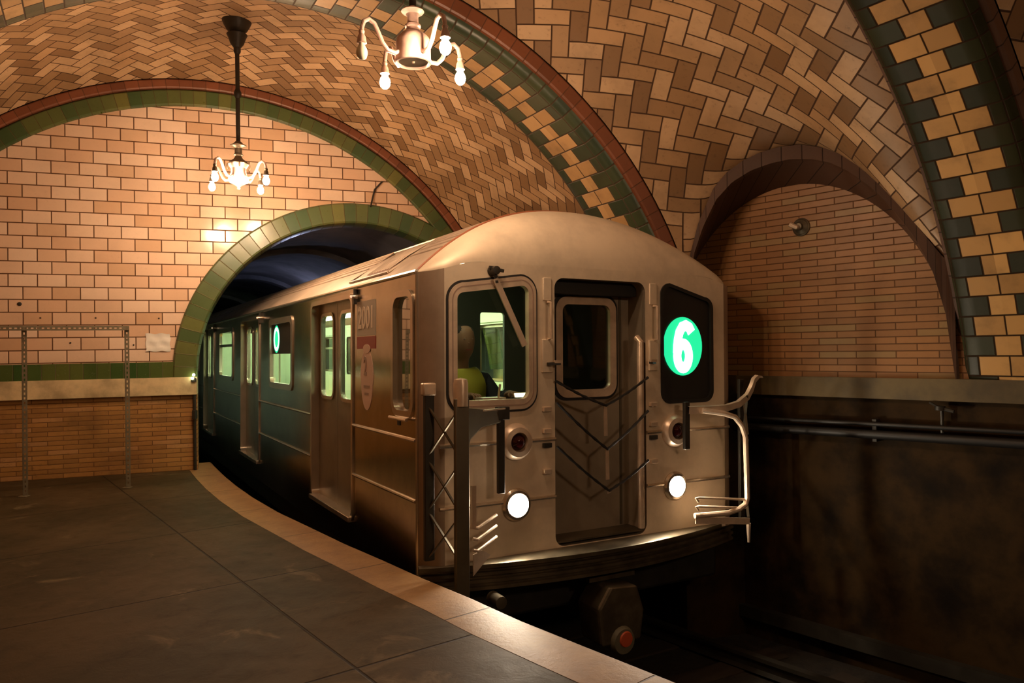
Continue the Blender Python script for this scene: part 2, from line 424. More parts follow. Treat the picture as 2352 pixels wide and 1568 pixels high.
def ringband(name, A, r0, r1, n0, n1, mat, label=None, n=96, zlow=ZL, fixedz=None):
    mb = MB(); P = []; UV = []; a0 = A.ang(zlow, r0)
    prof = [(r0, n0), (r0+.006, n1-.01*(1 if n1 > n0 else -1)), (r0+.02, n1), (r1-.02, n1), (r1-.006, n1-.01*(1 if n1 > n0 else -1)), (r1, n0)]
    for k in range(n+1):
        a = a0+(pi-2*a0)*k/n
        P.append([A.p(a, dr, dn) for dr, dn in prof]); UV.append([(dr, a*A.R) for dr, dn in prof])
    mb.grid(P, UV); return struct(mb.build(name, mat), label)
rib('trim_1', R2F, R2N, 'broad arched rib of green tiles with stepped cream blocks, above the train roof')
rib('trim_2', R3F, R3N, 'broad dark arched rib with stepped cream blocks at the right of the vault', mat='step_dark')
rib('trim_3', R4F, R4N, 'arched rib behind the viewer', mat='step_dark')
ringband('trim_4', R2N, .075, .21, .0, -.035, 'red_band', 'red tile border along the near edge of the green rib')
ringband('trim_5', R2F, .075, .21, .0, .035, 'red_band', 'red tile border along the far edge of the green rib')
ringband('trim_6', R3F, .06, .19, .0, .03, 'brown_band', 'dark brown border along the far edge of the dark rib')
ringband('trim_7', R3N, .06, .19, .0, -.03, 'brown_band', 'dark brown border along the near edge of the dark rib')
ringband('trim_8', END, 0.0, .19, .0, -.05, 'green_bullnose', 'green glazed arch border around the tiled end wall')
ringband('trim_9', END, .19, .305, .02, -.075, 'red_band', 'red tile arch border above the green one on the end wall')
# --- vault patches
def vault(name, A, ra, B, rb, dnA, dnB, sideR, sideL, zc=1.9, label=None, RU=3.8, nu=72, nv=36):
    """A = far arc, B = near arc. sideR/L(v)-> height of the wall arch at v (0 far,1 near)"""
    aA0 = A.ang(zc, ra); aB0 = B.ang(zc, rb)
    t = (A.C-B.C); tm = Vector((t.x, t.y)).normalized(); wm = Vector((tm.y, -tm.x)); Cm = (A.C+B.C)*.5
    P = []; UV = []
    for i in range(nu+1):
        u = i/nu; row = []; ru = []
        pa = A.p(aA0+(pi-2*aA0)*u, ra, dnA); pb = B.p(aB0+(pi-2*aB0)*u, rb, dnB)
        uu = (1-cos(pi*u))/2
        for j in range(nv+1):
            v = j/nv; q = pa.lerp(pb, v); hT = (1-v)*(pa.z-zc)+v*(pb.z-zc)
            hS = (1-uu)*(sideR(v)-zc)+uu*(sideL(v)-zc)
            z = zc+sqrt(max(0, hT)**2+max(0, hS)**2)
            row.append(Vector((q.x, q.y, z)))
            d = Vector((q.x, q.y))-Cm; x = max(-.985, min(.985, d.dot(wm)/RU)); ru.append((asin(x)*RU, d.dot(tm)))
        P.append(row); UV.append(ru)
    for i in range(nu+1):
        for j in range(nv+1): UV[i][j] = [0, 0]
    for j in range(nv+1):
        for i in range(nu//2+1, nu+1): UV[i][j][0] = UV[i-1][j][0]+(P[i][j]-P[i-1][j]).length
        for i in range(nu//2-1, -1, -1): UV[i][j][0] = UV[i+1][j][0]-(P[i][j]-P[i+1][j]).length
    for i in range(nu+1):
        for j in range(nv//2+1, nv+1): UV[i][j][1] = UV[i][j-1][1]+(P[i][j]-P[i][j-1]).length
        for j in range(nv//2-1, -1, -1): UV[i][j][1] = UV[i][j+1][1]-(P[i][j]-P[i][j+1]).length
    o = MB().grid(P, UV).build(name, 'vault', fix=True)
    return struct(o, label), P
def interp(tab):
    def f(v):
        for (a, za), (b, zb) in zip(tab, tab[1:]):
            if v <= b: k = (v-a)/(b-a); return za+(zb-za)*k
        return tab[-1][1]
    return f
# measured wall-arch (outer edge) over the right side of the middle bay: v along the 2.1 m chord
LOUT = [(0, 1.9), (.012, 2.16), (.05, 2.42), (.12, 2.70), (.18, 2.82), (.25, 2.895), (.32, 2.94), (.40, 2.96), (.48, 2.95), (.56, 2.90), (.63, 2.82), (.70, 2.70), (.77, 2.54), (.84, 2.35), (.90, 2.17), (.96, 1.99), (1, 1.9)]
LMID = [(0, 1.0), (.01, 1.7), (.025, 2.12), (.07, 2.36), (.13, 2.58), (.20, 2.71), (.28, 2.785), (.36, 2.82), (.44, 2.83), (.52, 2.805), (.59, 2.755), (.66, 2.66), (.73, 2.53), (.80, 2.36), (.87, 2.14), (.93, 1.88), (.97, 1.55), (1, 1.0)]
def ell(h, zc=1.9): return lambda v: zc+h*sqrt(max(0, 1-(2*v-1)**2))
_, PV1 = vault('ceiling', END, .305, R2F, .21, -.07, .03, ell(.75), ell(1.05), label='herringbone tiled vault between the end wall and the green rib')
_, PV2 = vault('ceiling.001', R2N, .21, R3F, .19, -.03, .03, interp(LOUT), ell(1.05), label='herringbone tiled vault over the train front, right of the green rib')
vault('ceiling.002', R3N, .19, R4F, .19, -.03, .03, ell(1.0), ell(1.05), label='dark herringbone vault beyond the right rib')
R5F = Arc(5.4, -1.0, 68, 3.65, .55)
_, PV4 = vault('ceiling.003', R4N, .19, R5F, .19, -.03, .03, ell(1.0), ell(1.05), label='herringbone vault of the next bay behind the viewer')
# --- end wall with the tunnel portal (2-D frame: s along the wall, z up)
EW0 = Vector((-5.578, 8.14)); EW = END.w; EN = END.n
def ew(s, z, c=0.0):
    q = EW0+EW*s+EN*c; return Vector((q.x, q.y, z))
SC0 = (END.C-EW0).dot(EW)
PS, PZ, PR = 3.867, 1.10, 1.885
def arch_loop(s0, z0, r, zb, n=48):
    return [(s0+r*cos(pi*k/n), z0+r*sin(pi*k/n)) for k in range(n+1)]
outer = [(SC0+3.62*cos(pi*k/72+0), .75+3.62*sin(pi*k/72)) for k in range(73) if .75+3.62*sin(pi*k/72) > 1.27]
outer = [(SC0+3.62, 1.265)]+outer+[(SC0-3.62, 1.265)]
po = [(PS+(PR+.05)*cos(pi*k/48), PZ+(PR+.05)*sin(pi*k/48)) for k in range(49) if PZ+(PR+.05)*sin(pi*k/48) > 1.27]
loop = outer+[(PS-PR-.05, 1.265)]+po[::-1]+[(PS+PR+.05, 1.265)]
struct(MB().plate(loop, [], .25, ew).build('wall_end', 'cream_wall', smooth=False), 'cream glazed tile end wall around the tunnel mouth')
SL = SC0-3.75; SR = SC0+3.75; JL = PS-PR; JR = PS+PR
for nm, z0, z1, mat, out_, lab in (('trim_10', 1.09, 1.27, 'green_band', -.03, 'green glazed tile band on the end wall'), ('trim_11', .885, 1.09, 'ledge', -.055, 'cream stone ledge on the end wall'), ('wall_end.001', -1.2, .885, 'orange_brick', .0, 'orange brick lower part of the end wall')):
    mb = MB()
    for a, b in ((SL, JL), (JR, SR)):
        P = [[ew(a, z, out_), ew(b, z, out_)] for z in (z0, z1)]
        mb.add([ew(a, z0, out_), ew(b, z0, out_), ew(b, z1, out_), ew(a, z1, out_), ew(a, z0, .25), ew(b, z0, .25), ew(b, z1, .25), ew(a, z1, .25)],
               [(0, 1, 2, 3), (7, 6, 5, 4), (0, 4, 5, 1), (1, 5, 6, 2), (2, 6, 7, 3), (3, 7, 4, 0)],
               [(z0, a), (z0, b), (z1, b), (z1, a)]*2 if mat == 'green_band' else [(a, z0), (b, z0), (b, z1), (a, z1)]*2)
    struct(mb.build(nm, mat, smooth=False), lab)
# portal border
mb = MB(); P = []; UV = []
for k in range(97):
    a = pi*k/96; row = []; uv = []
    for dr, dn in ((-.0, .25), (0, .02), (.012, -.035), (.03, -.05), (.24, -.05), (.262, -.02), (.262, .01)):
        row.append(ew(PS+(PR+dr)*cos(a), PZ+(PR+dr)*sin(a)-.015, dn)); uv.append((dr, a*PR))
    P.append(row); UV.append(uv)
mb.grid(P, UV); struct(mb.build('trim_12', 'green_bullnose'), 'green glazed arch border around the tunnel mouth')
# tunnel
TA = radians(29.6); TD = Vector((-sin(TA), cos(TA))); TE = Vector((cos(TA), sin(TA)))
prof = [(JR+.05, -1.2), (JR+.05, PZ)]+[(PS+(PR+.05)*cos(pi*k/24), PZ+(PR+.05)*sin(pi*k/24)) for k in range(1, 24)]+[(JL-.05, PZ), (JL-.05, -1.2)]
P = []
for k in range(26):
    L = .24+k*.9; row = []
    for s, z in prof:
        q = EW0+EW*s+TD*L; row.append(Vector((q.x, q.y, z)))
    P.append(row)
struct(MB().grid(P, [[(k*.9, i*.3) for i in range(len(prof))] for k in range(26)]).build('wall_tunnel', 'tunnel'), 'dark plaster tunnel lining behind the portal')
mb = MB(); mb.add([*P[-1]], [tuple(range(len(prof)))]); struct(mb.build('wall_tunnel.001', 'void', smooth=False), 'dark far end of the tunnel')
for i, k in enumerate((3, 8, 14)):   # ribs inside the tunnel
    mb = MB(); PP = []
    for dL, dr in ((0, 0.0), (0, .08), (.3, .08), (.3, 0.0)):
        row = []
        for s, z in prof[1:-1]:
            ss = PS+(s-PS)*(1-dr/PR); q = EW0+EW*ss+TD*(.24+k*.9+dL); row.append(Vector((q.x, q.y, PZ+(z-PZ)*(1-dr/PR))))
        PP.append(row)
    struct(mb.grid(PP).build('trim_13' if i == 0 else 'trim_13.%03d' % i, 'tunnel'), 'concrete rib across the tunnel roof')
# --- right side walls
nw = Vector((.7396, .6730)); tw = Vector((.673, -.7396)); DW = 6.0
def rw(s, z, c=0.0):
    q = nw*(DW+c)+tw*s; return Vector((q.x, q.y, z))
ec, ea, eb = -3.08, 1.26, 1.62
inner = [(ec+ea*cos(pi*k/40), 1.1+eb*sin(pi*k/40)) for k in range(41)]
# right wall behind the lunette, upper part
w1 = MB().plate([(-5.0, 1.05), (1.2, 1.05), (1.2, 3.3), (-5.0, 3.3)], [], .2, lambda a, b, c: rw(a, b, c)).build('wall_right', 'tan_brick', smooth=False)
struct(w1, 'tan brick lunette wall at the right, under the brown arch')
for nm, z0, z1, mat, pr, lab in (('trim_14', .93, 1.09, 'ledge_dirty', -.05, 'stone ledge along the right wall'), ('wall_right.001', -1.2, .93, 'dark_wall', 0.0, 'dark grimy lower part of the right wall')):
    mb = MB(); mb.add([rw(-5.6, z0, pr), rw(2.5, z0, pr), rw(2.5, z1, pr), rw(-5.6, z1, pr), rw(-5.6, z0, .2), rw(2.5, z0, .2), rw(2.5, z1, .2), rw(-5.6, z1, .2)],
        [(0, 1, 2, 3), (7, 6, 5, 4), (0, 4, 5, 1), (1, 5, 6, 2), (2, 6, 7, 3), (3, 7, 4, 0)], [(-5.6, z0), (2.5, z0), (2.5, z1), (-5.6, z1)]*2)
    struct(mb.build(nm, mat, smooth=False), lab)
# arch over the lunette: soffit from the front chord edge to the wall, and brown front band
A2 = PV2[0][0]; B2 = PV2[0][-1]; ch = Vector((B2.x-A2.x, B2.y-A2.y))
fm = interp(LMID); fo = interp(LOUT)
def chord(v, z, off=0.0):
    n_ = Vector((ch.y, -ch.x)).normalized()
    return Vector((A2.x+ch.x*v+n_.x*off, A2.y+ch.y*v+n_.y*off, z))
N = 72; V = [.5-.5*cos(pi*k/N) for k in range(N+1)]
P = []; UV = []; acc = 0; last = None
for k, v in enumerate(V):
    a = pi-pi*k/N
    front = chord(v, fm(v)); back = rw(ec+ea*cos(a), 1.08+eb*sin(a), -.002)
    if last is not None: acc += (front-last).length
    last = front
    P.append([front, front.lerp(back, .5), back]); UV.append([(0, acc), (.2, acc), (.4, acc)])
struct(MB().grid(P, UV).build('trim_15', 'brown_band'), 'dark soffit of the arch over the right lunette')
P = []; UV = []; acc = 0; last = None
for k, v in enumerate(V):
    i = chord(v, fm(v)); 
    # outer edge follows the vault boundary
    o_ = chord(v, fo(v)); i2 = chord(v, fm(v)+.012, .03); o2 = chord(v, max(fo(v)-.005, fm(v)+.02), .03)
    if last is not None: acc += (i-last).length
    last = i; P.append([i, i2, o2, o_]); UV.append([(0, acc), (.01, acc), (.1, acc), (.11, acc)])
struct(MB().grid(P, UV).build('trim_16', 'brown_band'), 'brown tile border of the arch over the right lunette')
# closing walls: bay 1 right, bay 3 right, and platform-side walls (left), all under the vault springs
def sidewall(name, p, q, z0, z1, mat, label, th=.15):
    p = Vector(p); q = Vector(q); d = (q-p).normalized(); n_ = Vector((-d.y, d.x)); L = (q-p).length
    fn = lambda a, b, c: Vector((p.x+d.x*a+n_.x*c, p.y+d.y*a+n_.y*c, b))
    return struct(MB().plate([(0, z0), (L, z0), (L, z1), (0, z1)], [], th, fn).build(name, mat, smooth=False), label)
def xy(v): return (v.x, v.y)
eR = END.p(END.ang(ZL), .1); eL = END.p(pi-END.ang(ZL), .1)
r2R = R2F.p(R2F.ang(ZL)); r2L = R2F.p(pi-R2F.ang(ZL)); r2nR = R2N.p(R2N.ang(ZL)); r2nL = R2N.p(pi-R2N.ang(ZL))
r3L = R3F.p(pi-R3F.ang(ZL)); r3nL = R3N.p(pi-R3N.ang(ZL)); r3nR = R3N.p(R3N.ang(ZL)); r4R = R4F.p(R4F.ang(ZL)); r4L = R4F.p(pi-R4F.ang(ZL)); r4nL = R4N.p(pi-R4N.ang(ZL)); r4nR = R4N.p(R4N.ang(ZL))
sidewall('wall_right.002', (eR.x+.35, eR.y+.1), (r2R.x+.42, r2R.y+.3), -1.2, 3.2, 'tan_brick', 'brick wall on the far side of the train')
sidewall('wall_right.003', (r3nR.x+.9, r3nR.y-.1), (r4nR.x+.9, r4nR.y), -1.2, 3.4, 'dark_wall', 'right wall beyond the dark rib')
pts = [eL, r2L, r2nL, r3L, r3nL, r4L, r4nL]
for i in range(0, len(pts)-1):
    a, b = pts[i], pts[i+1]
    out_ = .0
    sidewall('wall_left' if i == 0 else 'wall_left.%03d' % i, (b.x-.05, b.y-.05), (a.x-.05, a.y-.05), -.1, 3.4 if i % 2 == 0 else 1.2, 'orange_brick', 'brick wall along the back of the platform', -.15)
# piers below rib feet on the right (ledge height down)
for i, (A, B) in enumerate(((R2F, R2N), (R4F, R4N))):
    a = A.p(A.ang(ZL), -.02); b = B.p(B.ang(ZL), -.02); a2 = A.p(A.ang(ZL), .6); b2 = B.p(B.ang(ZL), .6)
    mb = MB(); q = [xy(a), xy(b), xy(b2), xy(a2)]
    mb.add([(x, y, z) for z in (-1.2, ZL) for x, y in q], [(0, 1, 2, 3), (7, 6, 5, 4), (0, 4, 5, 1), (1, 5, 6, 2), (2, 6, 7, 3), (3, 7, 4, 0)])
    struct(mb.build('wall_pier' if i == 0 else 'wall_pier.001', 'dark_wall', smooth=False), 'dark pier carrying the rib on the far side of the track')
# --- platform
EDGE = [(-3.80, 9.42), (-3.52, 8.90), (-3.20, 8.32), (-2.86, 7.73), (-2.46, 7.08), (-2.02, 6.42), (-1.58, 5.83), (-1.21, 5.33), (-.86, 4.89), (-.56, 4.50), (-.24, 4.11), (.02, 3.77), (.31, 3.43), (.64, 3.05), (1.12, 2.52), (1.72, 1.93), (2.45, 1.28), (3.3, .62), (4.3, -.05), (5.4, -.7)]
E2 = []
for i, (x, y) in enumerate(EDGE):
    a = Vector(EDGE[max(i-1, 0)]); b = Vector(EDGE[min(i+1, len(EDGE)-1)]); d = (b-a).normalized(); E2.append((Vector((x, y)), Vector((-d.y, d.x))*-1 if Vector((-d.y, d.x)).x > 0 else Vector((-d.y, d.x))))
acc = [0]
for i in range(1, len(E2)): acc.append(acc[-1]+(E2[i][0]-E2[i-1][0]).length)
P = []; UV = []
for (p, n_), L in zip(E2, acc):
    prof_ = ((.30, -.02), (.30, .0), (.02, .0), (.006, -.006), (0, -.02), (0, -.17), (.05, -.18))
    P.append([Vector((p.x+n_.x*a, p.y+n_.y*a, z)) for a, z in prof_]); UV.append([(a-z, L) for a, z in prof_])
struct(MB().grid(P, UV).build('trim_17', 'edge', angle=60), 'tan platform edge strip beside the train')
# platform slab, with UV following the edge tangent
inner_ = [Vector((p.x+n_.x*.298, p.y+n_.y*.298)) for p, n_ in E2]
left_ = [Vector(xy(eL))+Vector((-.3, .3)), Vector(xy(r2L))+Vector((-.3, 0)), Vector(xy(r3L))+Vector((-.4, -.1)), Vector(xy(r4L))+Vector((-.4, -.4)), Vector((2.2, -4.0)), Vector((5.0, -4.5))]
lp = inner_+left_[::-1]
ta = radians(37); tdir = Vector((sin(ta), -cos(ta))); tn = Vector((cos(ta), sin(ta)))
mb = MB(); mb.plate([xy(q) for q in lp], [], -.16, lambda a, b, c: Vector((a, b, -.001+c)))
mb.uv = [[(Vector(c).dot(tn), Vector(c).dot(tdir)) for c in f] for f in mb.uv]
struct(mb.build('floor', 'floor', smooth=False), 'dark stained concrete platform floor')
# platform front wall under the edge
P = [[Vector((p.x+n_.x*.06, p.y+n_.y*.06, z)) for z in (-.18, -1.2)] for p, n_ in E2]
struct(MB().grid(P).build('wall_platform', 'dark_wall', smooth=False), 'wall under the platform edge')
struct(MB().add([(-16, -8, -1.2), (14, -8, -1.2), (14, 30, -1.2), (-16, 30, -1.2)], [(0, 1, 2, 3)]).build('floor.001', 'ballast', smooth=False), 'dark track bed')
# ---------------------------------------------------------------- track
P0 = Vector((-.633, 4.859)); 
def tr(u, v, z=0): return Vector((P0.x+TE.x*u+TD.x*v, P0.y+TE.y*u+TD.y*v, z))
def curve(off, v0=-6.0, v1=18.0, n=40):
    out = []
    for k in range(n+1):
        v = v0+(v1-v0)*k/n; c = (min(v, 6.0)-6.0)**2/70.0   # curves to the right towards the viewer
        out.append((1.375+off+c, v))
    return out
for i, off in enumerate((-.72, .72)):
    mb = MB()
    for dz, w in ((-1.06, .035), (-1.115, .012), (-1.17, .065)):
        pass
    prof_ = [(-.035, -1.06), (.035, -1.06), (.035, -1.09), (.012, -1.10), (.012, -1.16), (.065, -1.175), (-.065, -1.175), (-.012, -1.16), (-.012, -1.10), (-.035, -1.09)]
    P = [[tr(u+a, v, z) for a, z in prof_] for u, v in curve(off)]
    tag(mb.grid(P, closed=True).build('running_rail', 'iron'), ('running rail under the train, beside the platform', 'running rail under the train, on the far side')[i], 'rail', 'running rails')
mb = MB()
P = [[tr(u+a, v, z) for a, z in [(-.04, -.93), (.04, -.93), (.04, -1.03), (-.04, -1.03)]] for u, v in curve(1.35)]
tag(mb.grid(P, closed=True).build('third_rail', 'iron'), 'dark third rail beside the right wall', 'rail')
sl0 = None
for k in range(26):
    u, v = curve(0, -5.8, 9.8, 25)[k]
    if sl0 is None:
        sl0 = MB().box((-1.2, -.11, -.06), (1.2, .11, .03)).build('rail_tie', plain('tie_wood', (.03, .02, .012), .9), bevel=.01); o = sl0
    else:
        o = sl0.copy(); COL.objects.link(o)
    o.location = tr(u, v, -1.215); o.rotation_euler = (0, 0, TA); tag(o, 'dark wooden tie under the track rails', 'tie', 'wooden ties under the rails')
# ================================================================ THE TRAIN
W = 2.75; LEN = 15.4; ZE = 1.87
car = empty('subway_car', (P0.x, P0.y, 0)); car.rotation_euler = (0, .013, TA)
tag(car, 'steel subway train car coming out of the tunnel mouth, green round sign on its front', 'subway car')
def roofz(u):
    x = abs(u-W/2)/(W/2); return ZE+.56*(1-min(1, x)**2.1)
DOORS = [(1.36, 2.60), (5.12, 6.36), (8.92, 10.16), (12.72, 13.96)]
WINS = [(3.40, 4.48), (7.05, 8.30), (10.9, 12.0)]
def sideplate(name, fn, cab):
    outer = [(0, -.22), (LEN, -.22), (LEN, ZE), (0, ZE)]
    holes = [rrect(a, .0, b, 1.80, .07) for a, b in DOORS]+[rrect(a, .985, b, 1.715, .07) for a, b in WINS]
    if cab: holes.append(rrect(.075, .94, .42, 1.73, .085, 8))
    return MB().plate(outer, holes, .035, fn).build(name, 'side_steel', car, smooth=False)
sideplate('side_wall', lambda a, b, c: (c, a, b), True)
sideplate('side_wall', lambda a, b, c: (W-c, a, b), False)
for sgn, X0 in ((1, 0.0), (-1, W)):
    fx = lambda a, b, c, s=sgn, X=X0: (X+s*c, a, b)
    near = sgn == 1
    for a, b in WINS:
        fr = ring(MB(), rrect(a-.035, .955, b+.035, 1.745, .09, 6), rrect(a+.035, 1.02, b-.035, 1.68, .06, 6), fx, -.012, .03).build('window_frame', 'chrome', car)
        MB().plate(rrect(a+.03, 1.015, b-.03, 1.685, .06, 6), [], 0, lambda p, q, c: fx(p, q, .02)).build('glass', 'glass', fr, smooth=False)
        if a > 5: MB().box(*sorted([fx(a+.03, 1.46, -.005), fx(b-.03, 1.50, .035)])).build('sash_bar', 'chrome', fr)
    for a, b in DOORS:
        m_ = (a+b)/2
        dr = ring(MB(), rrect(a-.03, -.02, b+.03, 1.83, .09, 6), rrect(a+.012, .02, b-.012, 1.788, .06, 6), fx, -.012, .09).build('door_frame', 'chrome', car)
        for p, q in ((a+.01, m_-.003), (m_+.003, b-.01)):
            c_ = (p+q)/2; g = rrect(c_-.19, .95, c_+.19, 1.69, .07, 6)
            lf = MB().plate([(p, .0), (q, .0), (q, 1.80), (p, 1.80)], [g], .03, lambda s, t, c: fx(s, t, .062+c)).build('door_leaf', 'door_steel', car, smooth=False)
            ring(MB(), rrect(c_-.215, .925, c_+.215, 1.715, .09, 6), rrect(c_-.185, .955, c_+.185, 1.685, .065, 6), fx, .050, .066).build('window_frame', 'chrome', lf)
            MB().plate(g, [], 0, lambda s, t, c: fx(s, t, .072)).build('glass', 'glass', lf, smooth=False)
        MB().box(*[tuple(v) for v in zip(*[(min(x), max(x)) for x in zip(fx(a+.01, -.02, -.035), fx(b-.01, .022, .09))])]).build('door_sill', 'chrome', car, bevel=.004)
    segs = [(.02, 1.33), (2.63, 5.09), (6.39, 8.89), (10.19, 12.69), (13.99, LEN)]
    for z in (.766, .371):
        for a, b in segs:
            MB().tube([fx(a, z, -.004), fx(b, z, -.004)], .013, 8).build('side_trim', 'chrome', car)
    MB().tube([(X0, .0, ZE), (X0, LEN, ZE)], .016, 8).build('gutter', 'chrome', car)
# cab side window
fx = lambda a, b, c: (c, a, b)
fr = ring(MB(), rrect(.045, .905, .45, 1.765, .11, 8), rrect(.085, .95, .41, 1.72, .08, 8), fx, -.014, .03).build('window_frame', 'chrome', car)
MB().plate(rrect(.083, .948, .412, 1.722, .08, 8), [], 0, lambda a, b, c: (.022, a, b)).build('glass', 'glass_mirror', fr, smooth=False)
MB().tube([(-.035, .10, .895), (-.035, .42, .895)], .012, 8).build('grab_handle', 'chrome', car)
# marker lamps beside the doors
for y in (1.24, 5.0, 8.8):
    ml = MB().lathe([(.0, -.05), (.015, -.045), (.020, -.02), (.022, 0)], (0, y, 1.79), 'x', 14).build('marker_lamp', 'chrome', car)
    MB().box((-.03, y-.006, 1.73), (-.0, y+.006, 1.85)).build('lamp_bracket', 'iron', ml)
    MB().lathe([(.0, -.060), (.009, -.056), (.013, -.045)], (0, y, 1.79), 'x', 12).build('lens', 'amber', ml)
# number plate and decal (read from outside: text runs towards the front)
def sidetext(body, size, y, z, x=-.004, off=0.0, squash=1.0):
    vs_, fs = textmesh(body, size, .0015, off); mb = MB(); mb.add([(x-v.z, y-v.x*squash, z+v.y) for v in vs_], fs); return mb
pl = MB().box((-.004, .80, 1.475), (0, 1.235, 1.745)).build('number_plate', 'plate', car)
sidetext('2001', .235, 1.018, 1.606, -.0055, .004, .8).build('digits', 'plate_text', pl, smooth=False)
MB().box((-.004, .80, 1.375), (0, 1.235, 1.470)).build('maroon_plate', 'maroon', car)
dc = MB().plate([(1.0+.15*cos(t)*(1 if sin(t) > 0 else .9), 1.14+.235*sin(t)) for t in [2*pi*k/36 for k in range(36)]], [], .003, lambda a, b, c: (-c, a, b)).build('oval_decal', 'decal', car, smooth=False)
MB().plate([(1.0+.085*cos(t), 1.375+.035*sin(t)) for t in [2*pi*k/24 for k in range(24)]], [], .005, lambda a, b, c: (-c, a, b)).build('decal_top', 'decal', dc, smooth=False)
sidetext('2', .20, 1.03, 1.235, -.0045, .004, .7).build('decal_figure', 'decal_dark', dc, smooth=False)
MB().box((-.0045, .93, 1.075), (-.003, 1.07, 1.095)).build('decal_line', 'decal_dark', dc)
MB().box((-.0045, .95, 1.02), (-.003, 1.05, 1.04)).build('decal_line', 'decal_dark', dc)
MB().box((-.004, .30, .845), (0, .35, .885)).build('key_switch', 'iron', car)
# side route sign: dark panel in the upper half of the window, green glow and white ring
rs = MB().box((.012, 3.44, 1.345), (.018, 4.44, 1.68)).build('route_sign', 'black', car)
circ = lambda y, z, r, x, n=40: [(x, y+r*cos(2*pi*k/n), z+r*sin(2*pi*k/n)) for k in range(n)]
mb = MB(); mb.add(circ(4.20, 1.512, .155, .0115), [tuple(range(40))]); mb.build('green_disc', 'sign_green', rs, smooth=False)
mb = MB(); A_ = circ(4.20, 1.512, .135, .0105); B_ = circ(4.20, 1.512, .095, .0105)
mb.add(A_+B_, [(k, (k+1) % 40, 40+(k+1) % 40, 40+k) for k in range(40)]); mb.build('white_ring', 'sign_white', rs, smooth=False)
def zfr(u):
    t = min(1, max(0, min(u, W-u)/.40)); return ZE-.005+.078*t*t*(3-2*t)
# roof
NU = 48
P = [[(W*k/NU, y, roofz(W*k/NU)) for k in range(NU+1)] for y in ([.02+.33*0]+[.4, 1, 2, 4, 6, 8, 10, 12, 14, LEN])]
def seam(u): return .015+.33*sin(pi*min(1, max(0, u/W)))
P[0] = [(W*k/NU, seam(W*k/NU), roofz(W*k/NU)) for k in range(NU+1)]
rf = MB().grid(P).build('roof', 'roof_steel', car)
for u in (.26, .34, .42, .50, .60, .72, .86, 1.02, 1.20, 1.375, 1.55, 1.73, 1.89, 2.03, 2.15, 2.25, 2.33, 2.41, 2.49):
    ys = seam(u)+.04
    segs = [(ys, .76), (1.72, LEN)] if .2 < u < .47 else [(ys, LEN)]
    for a, b in segs:
        MB().tube([(u, a, roofz(u)+.002), (u, b, roofz(u)+.002)], .008, 6).build('roof_ridge', 'roof_steel', rf)
for sg in (1, -1):
    X = lambda u: u if sg == 1 else W-u
    q = [(.11, .78), (.11, 1.98), (.46, 2.05), (.46, .66)]
    mb = MB(); P = []
    for j in range(7):
        f = j/6; u = .11+.35*f; P.append([(X(u), .80+.10*f, roofz(u)+.006), (X(u), 1.36+.08*f, roofz(u)+.006)])
    vt = mb.grid(P).build('roof_vent', plain('vent_mesh', (.30, .15, .08), .6), rf)
    fr_ = [(X(u), y, roofz(u)+.01) for u, y in ((.07, .72), (.07, 1.64), (.50, 1.72), (.50, .80), (.07, .72))]
    MB().tube(fr_, .012, 6).build('vent_frame', 'roof_steel', vt)
    for k in range(9):
        y = .84+k*.062; MB().tube([(X(.12), y, roofz(.12)+.012), (X(.28), y+.01, roofz(.28)+.012), (X(.45), y+.02, roofz(.45)+.012)], .004, 5).build('vent_slat', 'roof_steel', vt)
# front dome
P = []; UVp = []
for k in range(NU+1):
    u = W*k/NU; zp = roofz(u); row = []
    t = k/NU; edge_ = min(1, sin(pi*t)*4.5)
    zf = zfr(u)      # crease height on the front
    ub = min(max(u, .0), W)
    # front base line: corner bevels from (0,0) to (.14,-.12)
    yb = -.12*min(1, min(u, W-u)/.14)
    for j in range(15):
        f = j/14*pi/2; y = seam(u)+(yb-seam(u))*sin(f)**1.0; z = zf+(max(zp, zf)-zf)*cos(f)
        row.append((ub, y, z))
    P.append(row)
fd = MB().grid(P).build('front_dome', 'front_steel', car, angle=60)
MB().tube([(W*k/NU, seam(W*k/NU)-.004, roofz(W*k/NU)+.003) for k in range(NU+1)], .009, 6).build('dome_seam', 'seam', fd)
# front wall
ff = lambda a, b, c: (a, -.12+c, b)
zc_ = 1.945
LWIN = rrect(.205, 1.0, .785, 1.81, .07, 6, tl=1.755, tr=1.815)
SWIN = rrect(1.965, .965, 2.465, 1.85, .075, 6, tl=1.85, tr=1.755)
REC = rrect(.985, -.02, 1.80, 1.865, .075, 6)
fw = MB().plate([(.14, -.06), (2.61, -.06)]+[(2.61-k*(2.47/24), zfr(2.61-k*(2.47/24))) for k in range(25)], [LWIN, SWIN, REC], .04, ff).build('front_wall', 'front_steel', car, smooth=False)
for s, X0 in ((1, 0), (-1, W)):
    mb = MB(); P = []
    for k in range(9):
        f = k/8; x = X0+s*.14*(1-cos(f*pi/2)); y = -.12*sin(f*pi/2)
        x = X0+s*.14*f*.6+s*.14*.4*(1-cos(f*pi/2)); zt = zfr(x)
        P.append([(x, y, -.06), (x, y, zt)])
    P[-1] = [(X0+s*.14, -.12, -.06), (X0+s*.14, -.12, zfr(.14))]
    mb.grid(P).build('corner_panel', 'corner_steel_shaded', car)
    MB().tube([(X0, 0, -.2), (X0, 0, ZE)], .012, 8).build('corner_trim', 'chrome', car)
